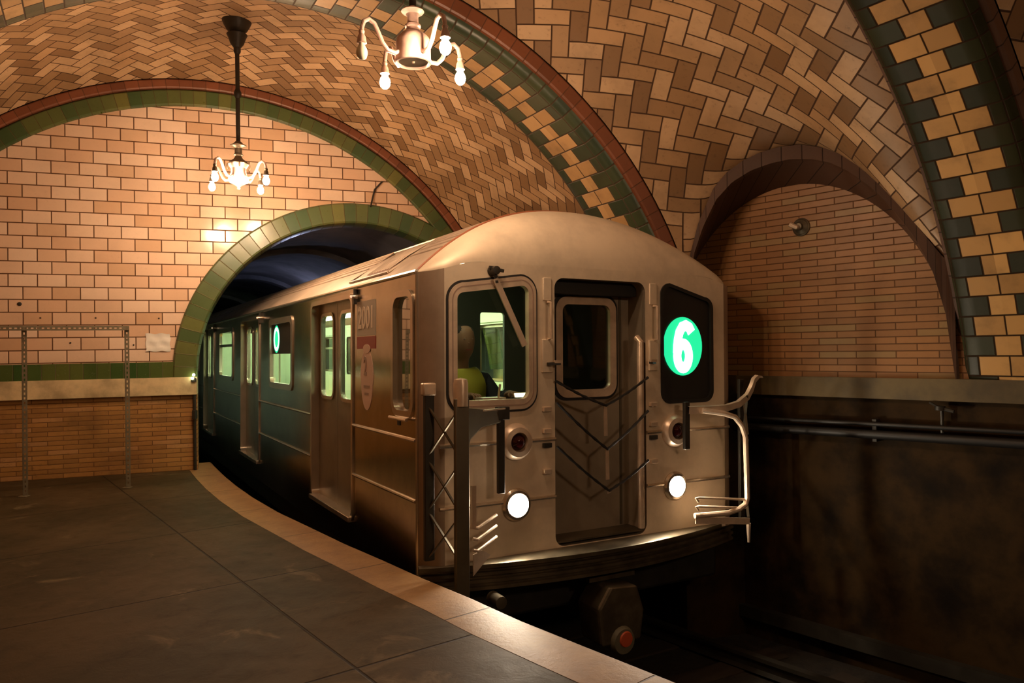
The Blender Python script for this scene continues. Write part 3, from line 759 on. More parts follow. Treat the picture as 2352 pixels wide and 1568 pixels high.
# left windshield
o1 = rrect(.165, .955, .825, 1.86, .12, 8, tl=1.80, tr=1.86); i1 = rrect(.225, 1.025, .765, 1.79, .05, 8, tl=1.735, tr=1.795)
ws = ring(MB(), o1, i1, ff, -.018, .03).build('windshield_frame', 'gate_bright', car)
o2 = rrect(.15, .94, .84, 1.875, .13, 8, tl=1.815, tr=1.875); ring(MB(), o2, o1, ff, -.006, .02).build('windshield_seal', 'black', ws)
o3 = rrect(.195, .99, .795, 1.83, .09, 8, tl=1.77, tr=1.83); o4 = rrect(.188, .982, .802, 1.836, .095, 8, tl=1.777, tr=1.837)
ring(MB(), o4, o3, ff, -.0195, -.01).build('rubber_line', 'decal_dark', ws)
MB().plate(i1, [], 0, lambda a, b, c: (a, -.105, b)).build('glass', 'glass', ws, smooth=False)
# wiper
wp = MB().bar((.49, -.165, 1.83), (.715, -.165, 1.385), .042, .012, up=(0, 1, 0)).build('wiper', 'gate_bright', car)
MB().lathe([(.0, -.075), (.028, -.07), (.032, -.02), (.036, .0)], (.49, -.12, 1.885), 'y', 14).build('wiper_motor', 'iron', wp)
MB().bar((.45, -.155, 1.905), (.56, -.155, 1.885), .02, .014, up=(0, 1, 0)).build('wiper_arm', 'iron', wp)
MB().bar((.49, -.16, 1.89), (.50, -.165, 1.80), .022, .014, up=(0, 1, 0)).build('wiper_arm', 'iron', wp)
# front route sign
sg_ = MB().plate(rrect(1.96, .96, 2.47, 1.855, .08, 6, tl=1.855, tr=1.76), [], .01, lambda a, b, c: (a, -.112+c, b)).build('front_sign', 'black', car, smooth=False)
sb = ring(MB(), rrect(1.945, .945, 2.485, 1.87, .09, 6, tl=1.87, tr=1.775), rrect(1.972, .972, 2.458, 1.842, .07, 6, tl=1.842, tr=1.748), ff, -.012, .02).build('sign_frame', 'black', sg_)
cf = lambda x, z, r, y, n=48: [(x+r*cos(2*pi*k/n), y, z+r*sin(2*pi*k/n)) for k in range(n)]
mb = MB(); mb.add([(x, y, 1.385+(z-1.385)*1.14) for x, y, z in cf(2.175, 1.385, .200, -.118)], [tuple(range(48))]); mb.build('green_disc', 'sign_green', sg_, smooth=False)
mb = MB(); hook = [(-.062, -.05), (-.060, .0), (-.052, .05), (-.036, .10), (-.008, .138), (.03, .15), (.066, .135), (.088, .10)]
loop6 = [(.0+.060*cos(2*pi*k/28), -.070+.085*sin(2*pi*k/28)) for k in range(29)]
for path in (loop6, hook):
    A_ = []; B_ = []
    for k, (px_, pz_) in enumerate(path):
        q0 = Vector(path[k-1] if k else (path[-2] if path is loop6 else path[0])); q1 = Vector(path[k+1] if k < len(path)-1 else (path[1] if path is loop6 else path[-1])); d_ = (q1-q0).normalized(); n_ = Vector((-d_.y, d_.x))*.040
        A_.append((2.175+px_+n_.x, -.1205, 1.385+(pz_+n_.y)*1.08)); B_.append((2.175+px_-n_.x, -.1205, 1.385+(pz_-n_.y)*1.08))
    mb.add(A_+B_, [(k, k+1, len(path)+k+1, len(path)+k) for k in range(len(path)-1)])
mb.build('digit_six', 'sign_white', sg_, smooth=False)
# door recess and storm door
mb = MB(); ro = rrect(.985, -.02, 1.80, 1.865, .075, 6)
n_ = len(ro); mb.add([ff(a, b, 0) for a, b in ro]+[ff(a, b, .24) for a, b in ro], [(k, (k+1) % n_, n_+(k+1) % n_, n_+k) for k in range(n_)])
rc = mb.build('door_recess', 'storm_steel_shaded', car, angle=60)
g = rrect(1.175, 1.06, 1.615, 1.70, .06, 6)
sd = MB().plate(rrect(.985, -.02, 1.80, 1.865, .075, 6), [g], .03, lambda a, b, c: (a, .085+c, b)).build('storm_door', 'storm_steel_shaded', car, smooth=False)
MB().box((.99, -.02, 1.765), (1.795, .084, 1.86)).build('door_gap_shade', 'black', sd)  # black box standing in for the shade in the gap above the door
fd2 = lambda a, b, c: (a, .085+c, b)
ring(MB(), rrect(1.12, 1.005, 1.67, 1.755, .10, 8), rrect(1.178, 1.063, 1.612, 1.697, .055, 8), fd2, -.018, .01).build('window_frame', 'gate_bright', sd)
MB().plate(g, [], 0, lambda a, b, c: (a, .095, b)).build('glass', 'glass_dark', sd, smooth=False)
ring(MB(), rrect(1.10, .985, 1.69, 1.775, .11, 8), rrect(1.12, 1.005, 1.67, 1.755, .10, 8), fd2, -.006, .01).build('window_seal', 'black', sd)
MB().box((1.705, .078, .02), (1.725, .085, 1.78)).build('door_edge', 'gate_steel', sd)
MB().box((1.01, -.11, .0), (1.78, .084, .012)).build('threshold', 'rib_metal', sd)
gb = MB().tube([(1.765, -.10, .02), (1.765, -.10, 1.42), (1.765, -.06, 1.45)], .026, 12).build('grab_bar', 'gate_bright', car)
# chains across the doorway
ch_ = MB()
for (a, b, c) in (((.975, 1.142), (1.406, .954), (1.80, 1.15)), ((.985, .989), (1.419, .637), (1.80, .90)), ((.985, .686), (1.432, .336), (1.80, .53))):
    mb = MB(); ptz = []
    for (p, q) in ((a, b), (b, c)):
        for k in range(13):
            f = k/12; ptz.append((p[0]+(q[0]-p[0])*f, -.145, p[1]+(q[1]-p[1])*f-.012*sin(pi*f)))
    rr_ = [.0115 if k % 2 else .008 for k in range(len(ptz))]
    o = mb.tube(ptz, rr_, 7).build('safety_chain', 'black', car)
    MB().bar((b[0], -.14, b[1]-.005), (b[0]+.004, -.14, b[1]-.22 if b[1] > .5 else b[1]-.02), .03, .006, up=(0, 1, 0)).build('chain_strap', 'gate_bright', o)
# latches, hinges and handles beside the doorway
def fitting(x, sgn):
    h = MB().tube([(x, -.125, 1.69), (x, -.17, 1.685), (x, -.17, 1.435), (x, -.125, 1.43)], .011, 8).build('grab_handle', 'gate_bright', car)
    MB().box((x-.035, -.13, 1.70), (x+.03, -.118, 1.86)).build('hinge_plate', 'front_steel', h, bevel=.003)
    b = MB().box((x-.05, -.14, 1.20), (x+.035, -.118, 1.43)).build('latch_plate', 'front_steel', car, bevel=.004)
    MB().bar((x-.02, -.155, 1.26), (x+.07*sgn, -.175, 1.262), .03, .02).build('latch', 'iron', b)
    MB().bar((x+.02*sgn, -.18, 1.275), (x+.08*sgn, -.18, 1.275), .02, .02).build('latch_knob', 'gate_bright', b)
    for z in (.80, .95, .70, .52):
        MB().box((x-.045, -.145, z-.02), (x+.02, -.118, z+.012)).build('bracket', 'gate_bright' if z != .70 else 'iron', b, bevel=.003)
fitting(.925, 1); fitting(1.875, -1)
for z in (.735, .335):
    for a, b in ((.10, .985), (1.80, 2.65)):
        MB().tube([(a, -.125, z), (b, -.125, z)], .014, 8).build('front_trim', 'chrome', car)
# lamps on the front
for x in (.667, 2.075):
    hl = MB().lathe([(.112, 0), (.112, -.012), (.098, -.03), (.080, -.034), (.076, -.018)], (x, -.12, .31), 'y', 32, cap=False).build('headlight', 'chrome', car)
    MB().lathe([(.0, -.040), (.05, -.038), (.074, -.026)], (x, -.12, .31), 'y', 28).build('lens', 'headlight', hl)
    tl_ = MB().lathe([(.125, 0), (.122, -.02), (.100, -.05), (.066, -.055), (.058, -.03)], (x, -.12, .735), 'y', 32, cap=False).build('tail_lamp', 'gate_bright', car)
    MB().lathe([(.0, -.07), (.03, -.062), (.056, -.035)], (x, -.12, .735), 'y', 24).build('lens', 'tail', tl_)
# anticlimber
def ac(u): return .30-.125*(u-1.33)**2
prof_ = [(-.4, -.025), (0, -.028), (.012, -.035), (.012, -.062), (-.018, -.068), (-.018, -.082), (.008, -.088), (.008, -.108), (-.018, -.114), (-.018, -.130), (.006, -.136), (.006, -.156), (-.012, -.162), (-.012, -.176), (.004, -.182), (.004, -.202), (-.3, -.205)]
P = []
for k in range(49):
    u = -.02+2.79*k/48; v = ac(u); du = .001; sl_ = (ac(u+du)-ac(u-du))/(2*du); nl = sqrt(1+sl_*sl_)
    row = []
    for i, (o_, z) in enumerate(prof_):
        if i in (0, len(prof_)-1): row.append((u, -.05 if i == 0 else .0, z))
        else: row.append((u-sl_/nl*o_, -(v+o_/nl), z))
    P.append(row)
MB().grid(P).build('anticlimber', 'rib_metal', car, angle=30)
# folding safety gates
gp = MB().box((-.03, -.20, .04), (.035, -.165, 1.08)).build('gate_post', 'iron', car, bevel=.006)
MB().box((-.045, -.21, 1.07), (.045, -.155, 1.15)).build('post_head', 'gate_bright', gp, bevel=.01)
gl = MB().bar((.125, -.40, -.16), (.125, -.40, 1.06), .095, .035, up=(0, 1, 0)).build('safety_gate', 'gate_steel', car, bevel=.008)  # dark steel here: the shade on this gate is put into its colour
MB().lathe([(.046, 0), (.046, .14), (.040, .165), (.0, .175)], (.125, -.39, 1.01), 'z', 18).build('gate_cap', 'gate_bright', gl)
MB().plate([(.16, 1.0), (.52, .955), (.52, .885), (.30, .865), (.20, .80), (.16, .68)], [], .03, lambda a, b, c: (a, -.395+(a-.16)*.45+c, b)).build('gate_arm', 'gate_steel', gl, bevel=.006)
MB().bar((.30, -.36, .975), (.50, -.27, .975), .012, .01).build('arm_latch', 'gate_bright', gl)
MB().bar((.488, -.235, .90), (.488, -.235, .42), .05, .03, up=(0, 1, 0)).build('gate_upright', 'iron', gl, bevel=.005)
MB().box((.455, -.26, .90), (.545, -.215, .985)).build('gate_bracket', 'iron', gl, bevel=.005)
MB().bar((.205, -.40, .52), (.205, -.40, .26), .028, .02, up=(0, 1, 0)).build('gate_rail', 'gate_bright', gl)
for i, z in enumerate((.255, .185, .115)):
    MB().tube([(.20, -.40, z+.01), (.235, -.395, z), (.44, -.26, z+.035)], .010, 8).build('gate_rung', 'gate_bright', gl)
MB().plate([(.215, .09), (.30, .10), (.38, .05), (.215, -.04)], [], .01, lambda a, b, c: (a, -.385+(a-.2)*.5+c, b)).build('gate_foot', 'gate_bright', gl)
for z0, z1 in ((1.0, .70), (.70, 1.0), (.66, .36), (.36, .66), (.34, .06), (.06, .34)):
    MB().bar((.0, -.19, z0), (.12, -.385, z1), .018, .008).build('scissor_bar', 'gate_steel', gl)
gr = MB().tube([(2.20, -.30, .895), (2.36, -.36, .87), (2.46, -.375, .84), (2.53, -.38, .77), (2.562, -.385, .68), (2.572, -.385, .40), (2.575, -.385, .21), (2.555, -.385, .165), (2.50, -.37, .13), (2.42, -.34, .105), (2.14, -.27, .10)], .021, 10).build('safety_gate', 'gate_bright', car)  # bright steel here: lamp light on this gate is put into its colour
mb = MB(); P = []
for u, y, z, h in ((2.10, -.24, .925, .055), (2.28, -.28, .925, .055), (2.42, -.31, .93, .05), (2.52, -.33, .955, .045), (2.60, -.345, 1.01, .042), (2.64, -.35, 1.07, .04), (2.665, -.355, 1.13, .03), (2.70, -.36, 1.155, .02), (2.735, -.365, 1.15, .015)):
    P.append([(u, y, z+.004), (u+.01*(z > .95), y-.025, z), (u+.03*(z > .95), y-.02, z-h), (u, y, z-h)])
mb.grid(P, closed=True); mb.build('gate_flange', 'gate_bright', gr)
MB().bar((2.10, -.23, .96), (2.10, -.23, .60), .05, .03, up=(0, 1, 0)).build('gate_upright', 'iron', gr, bevel=.005)
for z in (.235, .17):
    MB().tube([(2.17, -.28, z-.03), (2.145, -.28, z), (2.17, -.28, z), (2.565, -.38, z-.035)], .009, 8).build('gate_rung', 'gate_bright', gr)
MB().bar((2.15, -.27, .065), (2.60, -.38, .03), .05, .012, up=(0, 1, 0)).build('gate_foot', 'gate_bright', gr)
MB().tube([(2.645, -.33, .0), (2.645, -.33, -.15)], [.018, .010], 8).build('gate_stub', 'gate_bright', gr)
MB().bar((2.72, -.19, .0), (2.72, -.19, 1.12), .05, .03, up=(0, 1, 0)).build('gate_post', 'iron', gr, bevel=.005)
for z0, z1 in ((1.0, .70), (.70, 1.0), (.66, .36), (.36, .66), (.34, .06)):
    MB().bar((2.74, -.20, z0), (2.60, -.37, z1), .018, .008).build('scissor_bar', 'gate_steel', gr)
# underframe, coupler, trucks
MB().box((.10, .02, -.5), (W-.10, LEN-.1, -.10)).build('underframe', 'dark_metal', car, bevel=.03)
cp = MB().box((1.28, -.15, -.62), (1.47, .9, -.46)).build('coupler', 'dark_metal', car, bevel=.03)
MB().plate([(-.17, -.20), (.17, -.20), (.20, 0), (.14, .18), (-.10, .20), (-.20, .06)], [], .26, lambda a, b, c: (1.375+a, -.36+c, -.48+b)).build('coupler_head', 'rib_metal', cp, smooth=False, bevel=.02)
MB().lathe([(.0, -.03), (.085, -.03), (.10, 0), (.10, .12)], (1.375, -.36, -.66), 'y', 20).build('electric_head', plain('grey_cast', (.13, .12, .08), .6), cp)
MB().lathe([(.0, -.012), (.05, -.010), (.055, 0)], (1.385, -.39, -.645), 'y', 18).build('red_face', 'red_face', cp)
MB().bar((1.20, -.20, -.26), (1.60, -.20, -.26), .04, .03).build('coupler_shelf', 'rib_metal', cp)
MB().lathe([(.0, -.05), (.04, -.045), (.045, .08)], (.43, -.30, -.25), 'y', 14).build('air_horn', 'gate_steel', car)
for y0 in (1.3, 11.2):
    tk = MB().box((.30, y0+.1, -.80), (.40, y0+2.4, -.62)).box((W-.40, y0+.1, -.80), (W-.30, y0+2.4, -.62)).box((.4, y0+1.1, -.85), (W-.4, y0+1.5, -.6)).build('truck', 'dark_metal', car, bevel=.02)
    for y in (y0+.25, y0+2.25):
        for x in (.60, W-.73):
            MB().lathe([(.0, .0), (.10, .0), (.12, .03), (.36, .03), (.38, .0), (.43, .0), (.43, .10), (.45, .11), (.45, .13), (.0, .13)], (x, y, -.63), 'x', 32).build('wheel', 'dark_metal', tk)
# interior
it = MB().box((.13, 1.1, -.02), (W-.13, LEN-.05, .0)).build('car_floor', 'interior_dim', car)
MB().box((.34, .30, 2.02), (W-.34, LEN-.05, 2.05)).build('car_ceiling', 'interior_wall', car)
for x in (.62, W-.82):
    MB().box((x, 1.3, 1.985), (x+.2, LEN-.3, 2.015)).build('ceiling_light', 'ceiling_light', car)
MB().plate([(.12, 0), (W-.12, 0), (W-.12, 1.90), (W-.34, 2.02), (.34, 2.02), (.12, 1.90)], [rrect(.985, 1.02, 1.215, 1.68, .02, 2)], .03, lambda a, b, c: (a, 1.02+c, b)).build('cab_partition', 'interior_dim', car, smooth=False)
MB().box((.12, LEN-.1, 0), (W-.12, LEN-.06, 1.89)).build('end_partition', 'interior_wall', car)
for a, b in ((2.75, 4.95), (6.5, 8.8), (10.3, 12.6)):
    for s, X0 in ((1, .05), (-1, W-.05)):
        lo, hi = sorted((X0, X0+s*.48)); l2, h2 = sorted((X0, X0+s*.07))
        st_ = MB().box((lo, a, .38), (hi, b, .43)).box((l2, a, .43), (h2, b, .90)).build('bench', 'seat', car, bevel=.02)
        xx = X0+s*.5
        MB().tube([(xx, a, .3), (xx, a, 1.99)], .016, 8).build('pole', 'chrome', st_); MB().tube([(xx, b, .3), (xx, b, 1.99)], .016, 8).build('pole', 'chrome', st_)
    MB().box((W-.15, a+.1, 1.74), (W-.13, b-.1, 1.90)).build('advert_panel', 'interior_wall', car)
lh = [rrect(a, .985, b, 1.715, .07) for a, b in WINS]
for a, b in DOORS:
    for c_ in (a+.31, b-.31): lh.append(rrect(c_-.19, .95, c_+.19, 1.69, .07, 6))
MB().plate([(1.06, 0), (LEN-.1, 0), (LEN-.1, 1.92), (1.06, 1.92)], lh, .005, lambda a, b, c: (W-.127+c, a, b)).build('wall_lining', 'interior_wall', car, smooth=False)
lh2 = [rrect(a, .985, b, 1.715, .07) for a, b in WINS]+[rrect(a-.02, .01, b+.02, 1.84, .05) for a, b in DOORS]
MB().plate([(1.06, 0), (LEN-.1, 0), (LEN-.1, 1.865), (1.06, 1.865)], lh2, .003, lambda a, b, c: (.037+c, a, b)).build('wall_lining', 'interior_wall', car, smooth=False)
cd = MB().box((.16, -.02, .70), (.95, .22, .98)).build('cab_console', 'interior_dim', car, bevel=.02)
MB().bar((.62, .05, .98), (.63, .03, 1.12), .012, .012).build('console_lever', 'gate_bright', cd)
MB().box((.48, .0, .98), (.66, .12, 1.03)).build('console_paper', 'decal', cd)
MB().box((.80, .10, 1.02), (.90, .13, 1.05)).build('console_light', 'cab_light', cd)
MB().box((.25, .35, 1.97), (.55, .45, 1.99)).build('cab_fill_light', emit('fill_light', (1.0, .92, .60), 9.0), car)  # added lamp, only there to light the driver
# ---------------------------------------------------------------- the driver
def skin(name, nodes, edges, mat, parent=None, lv=1, root=0):
    me = bpy.data.meshes.new(name); me.from_pydata([n[:3] for n in nodes], edges, []); o = bpy.data.objects.new(name, me); COL.objects.link(o)
    sk = o.modifiers.new('skin', 'SKIN'); sk.use_smooth_shade = True
    for i, n in enumerate(nodes):
        r = n[3]; me.skin_vertices[0].data[i].radius = (r, n[4] if len(n) > 4 else r); me.skin_vertices[0].data[i].use_root = (i == root)
    sd_ = o.modifiers.new('sub', 'SUBSURF'); sd_.levels = lv; sd_.render_levels = lv
    me.materials.append(M[mat]); 
    if parent: o.parent = parent
    return o
dv = empty('person', tuple(tr(.64, .62, .10)), TA)
tag(dv, 'train driver in a yellow vest seated in the dark cab behind the left front window', 'person')
torso = [(0, .05, .52, .16, .12), (0, .04, .72, .15, .11), (0, .03, .90, .18, .115), (0, .02, 1.03, .15, .09)]
nodes = torso+[(0, .01, 1.10, .06), (0, -.005, 1.16, .048), (0, -.02, 1.205, .052), (0, -.035, 1.24, .072, .088), (0, -.035, 1.30, .088, .105), (0, -.025, 1.36, .092, .108), (0, -.015, 1.41, .075, .09), (0, -.01, 1.435, .04, .05)]
edges = [(k, k+1) for k in range(11)]
limbs = [(.19, .02, 1.02, .062), (.26, -.12, .84, .048), (.20, -.36, .92, .034), (-.19, .02, 1.02, .062), (-.25, -.10, .82, .048), (-.12, -.34, .92, .034)]
nodes += limbs+[(.10, -.06, .50, .085), (.13, -.42, .50, .06), (.13, -.44, .10, .045), (-.10, -.06, .50, .085), (-.13, -.42, .50, .06), (-.13, -.44, .10, .045), (.20, -.42, .93, .028), (-.12, -.40, .93, .028)]
edges += [(3, 12), (12, 13), (13, 14), (3, 15), (15, 16), (16, 17), (0, 18), (18, 19), (19, 20), (0, 21), (21, 22), (22, 23), (14, 24), (17, 25)]
for hx, wi in ((.20, 24), (-.12, 25)):
    for k, dx in enumerate((-.027, -.009, .009, .027)):
        b0 = len(nodes); L_ = (.055, .065, .062, .048)[k]
        nodes += [(hx+dx, -.45, .935, .009), (hx+dx*1.05, -.45-L_*.6, .93, .008), (hx+dx*1.05, -.45-L_*.85, .905, .007)]
        edges += [(wi, b0), (b0, b0+1), (b0+1, b0+2)]
    b0 = len(nodes); sx = 1 if hx < 0 else -1
    nodes += [(hx+sx*.038, -.425, .925, .009), (hx+sx*.05, -.455, .915, .008)]; edges += [(wi, b0), (b0, b0+1)]
skin('body', nodes, edges, 'skin', dv, 2)
gro = lambda L, g: [(n[0], n[1], n[2])+tuple(r+g for r in n[3:]) for n in L]
sh = gro(torso, .018)+[(0, .01, 1.085, .085)]+gro(limbs, .014)
skin('shirt', sh, [(0, 1), (1, 2), (2, 3), (3, 4), (3, 5), (5, 6), (6, 7), (3, 8), (8, 9), (9, 10)], 'cloth', dv, 2)
skin('vest', gro(torso, .036)+[(0, .01, 1.08, .11), (.13, .02, 1.05, .085, .095), (-.13, .02, 1.05, .085, .095)], [(0, 1), (1, 2), (2, 3), (3, 4), (3, 5), (3, 6)], 'vest', dv, 2)
skin('trousers', [(0, .05, .50, .17, .13), (.10, -.06, .50, .10), (.13, -.42, .50, .074), (.13, -.44, .12, .058), (-.10, -.06, .50, .10), (-.13, -.42, .50, .074), (-.13, -.44, .12, .058)], [(0, 1), (1, 2), (2, 3), (0, 4), (4, 5), (5, 6)], 'cloth', dv)
skin('hair', [(0, .055, 1.27, .07, .05), (0, .035, 1.33, .098, .085), (0, -.02, 1.395, .104, .125), (0, -.025, 1.45, .06, .08)], [(0, 1), (1, 2), (2, 3)], 'hair', dv, 2)
skin('nose', [(0, -.115, 1.31, .012), (0, -.128, 1.295, .011)], [(0, 1)], 'skin', dv)
for x in (-.03, .03): MB().lathe([(0, -.012), (.009, -.008), (.012, 0)], (x, -.112, 1.335), 'y', 10).build('eye', 'decal_dark', dv)
MB().bar((-.022, -.117, 1.255), (.022, -.117, 1.255), .01, .008).build('mouth', 'maroon', dv)
for x in (-.08, .08): MB().lathe([(0, -.02), (.014, -.01), (.018, .01), (.0, .018)], (x, -.02, 1.31), 'y', 10).build('ear', 'skin', dv)
cs = MB().box((-.2, -.08, .44), (.2, .34, .52)).box((-.2, .24, .43), (.2, .32, .90)).lathe([(.05, 0), (.05, .36)], (0, .12, 0), 'z', 12)
o = cs.build('cab_seat', 'black', car, bevel=.02); o.location = (.64, .62, 0)
# ================================================================ CHANDELIERS
def surfz(P, x, y):
    best = min((( p.x-x)**2+(p.y-y)**2, p.z) for r in P for p in r); return best[1]
def chandelier(loc, ztop, rot, drumstyle, unlit, label, lit='bulb'):
    x, y, z0 = loc; o = empty('chandelier', (x, y, z0), radians(rot)); tag(o, label, 'chandelier', 'chandeliers under the vaults')
    bm_ = 'pink_paint'; top = ztop-z0
    if drumstyle:
        body = MB().lathe([(.085, .012), (.092, .0), (.102, .002), (.105, .012), (.101, .03), (.100, .12), (.094, .145), (.070, .17), (.046, .185)], n=36, cap=False).build('drum', bm_, o)
        MB().lathe([(.0, .014), (.086, .013)], n=30).build('drum_bottom', plain('drum_bottom', (.10, .085, .05), .5), body); MB().lathe([(0, .002), (.007, .004), (.008, .014)], n=10).build('screw', 'gate_bright', body)
        MB().lathe([(.047, .18), (.040, .19), (.038, .205), (.046, .212), (.046, .222), (.033, .232), (.032, .27), (.040, .285), (.060, .295), (.066, .302), (.060, .31), (.03, .315), (.022, .33)], n=28).build('neck', bm_, o)
    else:
        body = MB().lathe([(.0, -.075), (.010, -.07), (.016, -.058), (.010, -.045), (.022, -.035), (.040, -.022), (.062, -.012), (.085, .0), (.095, .018), (.098, .04), (.085, .06), (.072, .10), (.072, .14), (.09, .165), (.10, .18), (.085, .195), (.050, .215)], n=36).build('bowl', bm_, o)
        MB().lathe([(.10, .178), (.104, .186), (.085, .205), (.045, .235), (.030, .262), (.045, .272), (.045, .28), (.035, .29), (.036, .34), (.046, .352), (.075, .362), (.078, .37), (.05, .385), (.026, .41)], n=28).build('neck', 'brass', o)
        for k in range(4):
            a = radians(45+90*k); MB().tube([(.07*cos(a), .07*sin(a), .20), (.105*cos(a), .105*sin(a), .175), (.108*cos(a), .108*sin(a), .15), (.098*cos(a), .098*sin(a), .13)], .009, 8).build('scroll', 'brass', body)
    MB().tube([(0, 0, .32), (0, 0, top-.12)], .021, 14).build('pole', 'iron', o)
    if top > 1.2: MB().lathe([(.022, .84), (.036, .87), (.036, .90), (.022, .93)], n=18).build('knuckle', 'iron', o)
    MB().lathe([(.024, top-.34), (.034, top-.32), (.034, top-.28), (.065, top-.24), (.085, top-.18), (.10, top-.15), (.07, top-.13), (.10, top-.10), (.125, top-.055), (.14, top-.02), (.14, top+.0)], n=32).build('canopy', 'iron', o)
    for k in range(4):
        a = radians(90*k); c, s = cos(a), sin(a); q = lambda r, z: (r*c, r*s, z)
        am = MB().tube([q(.085, .055), q(.12, .035), q(.165, .04), (.20*c, .20*s, .075), (.225*c, .225*s, .125), (.25*c, .25*s, .17), (.285*c, .285*s, .185), (.315*c, .315*s, .165), (.328*c, .328*s, .125), (.33*c, .33*s, .085)], .0125, 10).build('arm', bm_ if drumstyle else bm_, o)
        MB().lathe([(.010, .115), (.018, .105), (.014, .09), (.022, .075), (.026, .05), (.028, .04), (.024, .038)], (.33*c, .33*s, 0), n=16).build('socket', bm_ if drumstyle else 'brass', am)
        MB().lathe([(.0, -.052), (.014, -.050), (.025, -.040), (.0315, -.024), (.0325, -.010), (.028, .008), (.020, .022), (.015, .034), (.015, .042)], (.33*c, .33*s, 0), n=20).build('light_bulb', 'dim_bulb' if k == unlit else lit, am)
    return o
z1 = surfz(PV1, -2.69, 7.42)+.01; z2 = surfz(PV2, -.56, 4.30)+.01
chandelier((-2.69, 7.42, 3.05), z1, 70, False, None, 'four-bulb chandelier with a long dark pole in front of the tiled end wall')
chandelier((-.545, 4.31, 3.01), z2, 39, True, 2, 'four-bulb chandelier with a drum body above the train front, one bulb unlit', 'bulb_near')
z3 = surfz(PV4, 4.1, -.25)+.01
chandelier((4.1, -.25, 3.05), z3, 20, True, None, 'four-bulb chandelier in the next bay behind the viewer', 'bulb_far')
# ================================================================ SMALL THINGS
# slotted-angle frame standing before the end wall
fr = empty('slotted_frame', (-4.77, 7.28, 0)); tag(fr, 'freestanding frame of perforated steel angle on the platform, before the tiled end wall', 'frame')
d_ = Vector((-3.97+4.77, 7.67-7.28, 0)).normalized(); an = Vector((-d_.y, d_.x, 0))
def slotted(name, p, q, w, parent, side):
    p = Vector(p); q = Vector(q); L = (q-p).length; t = (q-p)/L; s_ = side
    n_ = t.cross(s_).normalized(); holes = []; k = 0.04
    while k < L-.05:
        holes.append([(k, w*.36), (k+.022, w*.36), (k+.022, w*.64), (k, w*.64)]); k += .045
    mb = MB(); mb.plate([(0, 0), (L, 0), (L, w), (0, w)], holes, .003, lambda a, b, c: p+t*a+s_*b+n_*c)
    mb.plate([(0, 0), (L, 0), (L, w*.8), (0, w*.8)], [], .003, lambda a, b, c: p+t*a+n_*b+s_*c)
    return mb.build(name, M['slot_steel'], parent, smooth=False)
M['slot_steel'] = plain('galvanised_angle', (.20, .17, .11), .5, .3, nz=.2, nscale=20)
Lf = (Vector((-3.97, 7.67, 0))-Vector((-4.77, 7.28, 0))).length
slotted('upright', (0, 0, 0), (0, 0, 1.65), .045, fr, d_)
slotted('upright', d_*Lf, d_*Lf+Vector((0, 0, 1.65)), .045, fr, d_)
slotted('upright', -d_*.9, -d_*.9+Vector((0, 0, 1.65)), .045, fr, d_)
slotted('top_bar', -d_*.95+an*(-.004)+Vector((0, 0, 1.61)), d_*(Lf+.045)+an*(-.004)+Vector((0, 0, 1.61)), .045, fr, Vector((0, 0, 1)))
for k, q in enumerate((Vector((0, 0, 0)), d_*Lf, -d_*.9)):
    MB().box((q.x-.03, q.y-.03, 0), (q.x+.05, q.y+.04, .006)).build('foot_plate', M['slot_steel'], fr)
# notice in a plastic sleeve
pn = MB(); P = []
for i in range(11):
    row = []
    for j in range(9):
        a = 1.445+.255*i/10; b = 1.395+.205*j/8; wv = .006*sin(i*1.1+.4)*cos(j*.9)+.004*sin(j*1.7)
        row.append(ew(a+(.006*sin(j*1.4)), b+.006*sin(i*1.2), -.012-wv))
    P.append(row)
pn.grid(P, [[(i, j) for j in range(9)] for i in range(11)])
o = pn.build('paper_notice', 'white_paper', None); tag(o, 'crumpled white notice in a plastic sleeve taped to the tile wall', 'notice')
# cable over the tunnel arch
pts_ = [ew(4.04, 3.19, -.06), ew(4.07, 3.30, -.02), ew(4.10, 3.42, -.02), ew(4.20, 3.53, -.02)]
vz = lambda p: Vector((p.x, p.y, surfz(PV1, p.x, p.y)-.012))
e_ = END.p(END.ang(3.9), .31, -.085)
o = MB().tube(pts_, .011, 7).build('cable', 'iron'); tag(o, 'thin dark cable climbing the tile wall above the tunnel arch', 'cable')
# jamb lamp, conduit and junctions
cd_ = MB().tube([ew(1.955, 0.0, -.03), ew(1.955, 1.02, -.03)], .018, 10).build('conduit', 'iron'); tag(cd_, 'dark vertical conduit down the left jamb of the tunnel mouth', 'conduit')
MB().box(*[tuple(min(a, b) for a, b in zip(ew(1.93, .60, -.07), ew(1.985, .70, -.01))), tuple(max(a, b) for a, b in zip(ew(1.93, .60, -.07), ew(1.985, .70, -.01)))]).build('junction_box', 'iron', cd_)
jl = MB().lathe([(.03, 0), (.03, .03), (.018, .05)], tuple(ew(1.95, 1.035, -.05)), 'z', 12).build('jamb_lamp', 'iron'); tag(jl, 'tiny glowing lamp at the left edge of the tunnel mouth', 'lamp')
for s, z in ((1.952, 1.115), (1.938, 1.075)):
    MB().lathe([(0, -.016), (.013, -.010), (.016, 0), (.013, .010), (0, .016)], tuple(ew(s, z, -.085)), 'z', 12).build('bulb', 'jamb_lamp', jl)
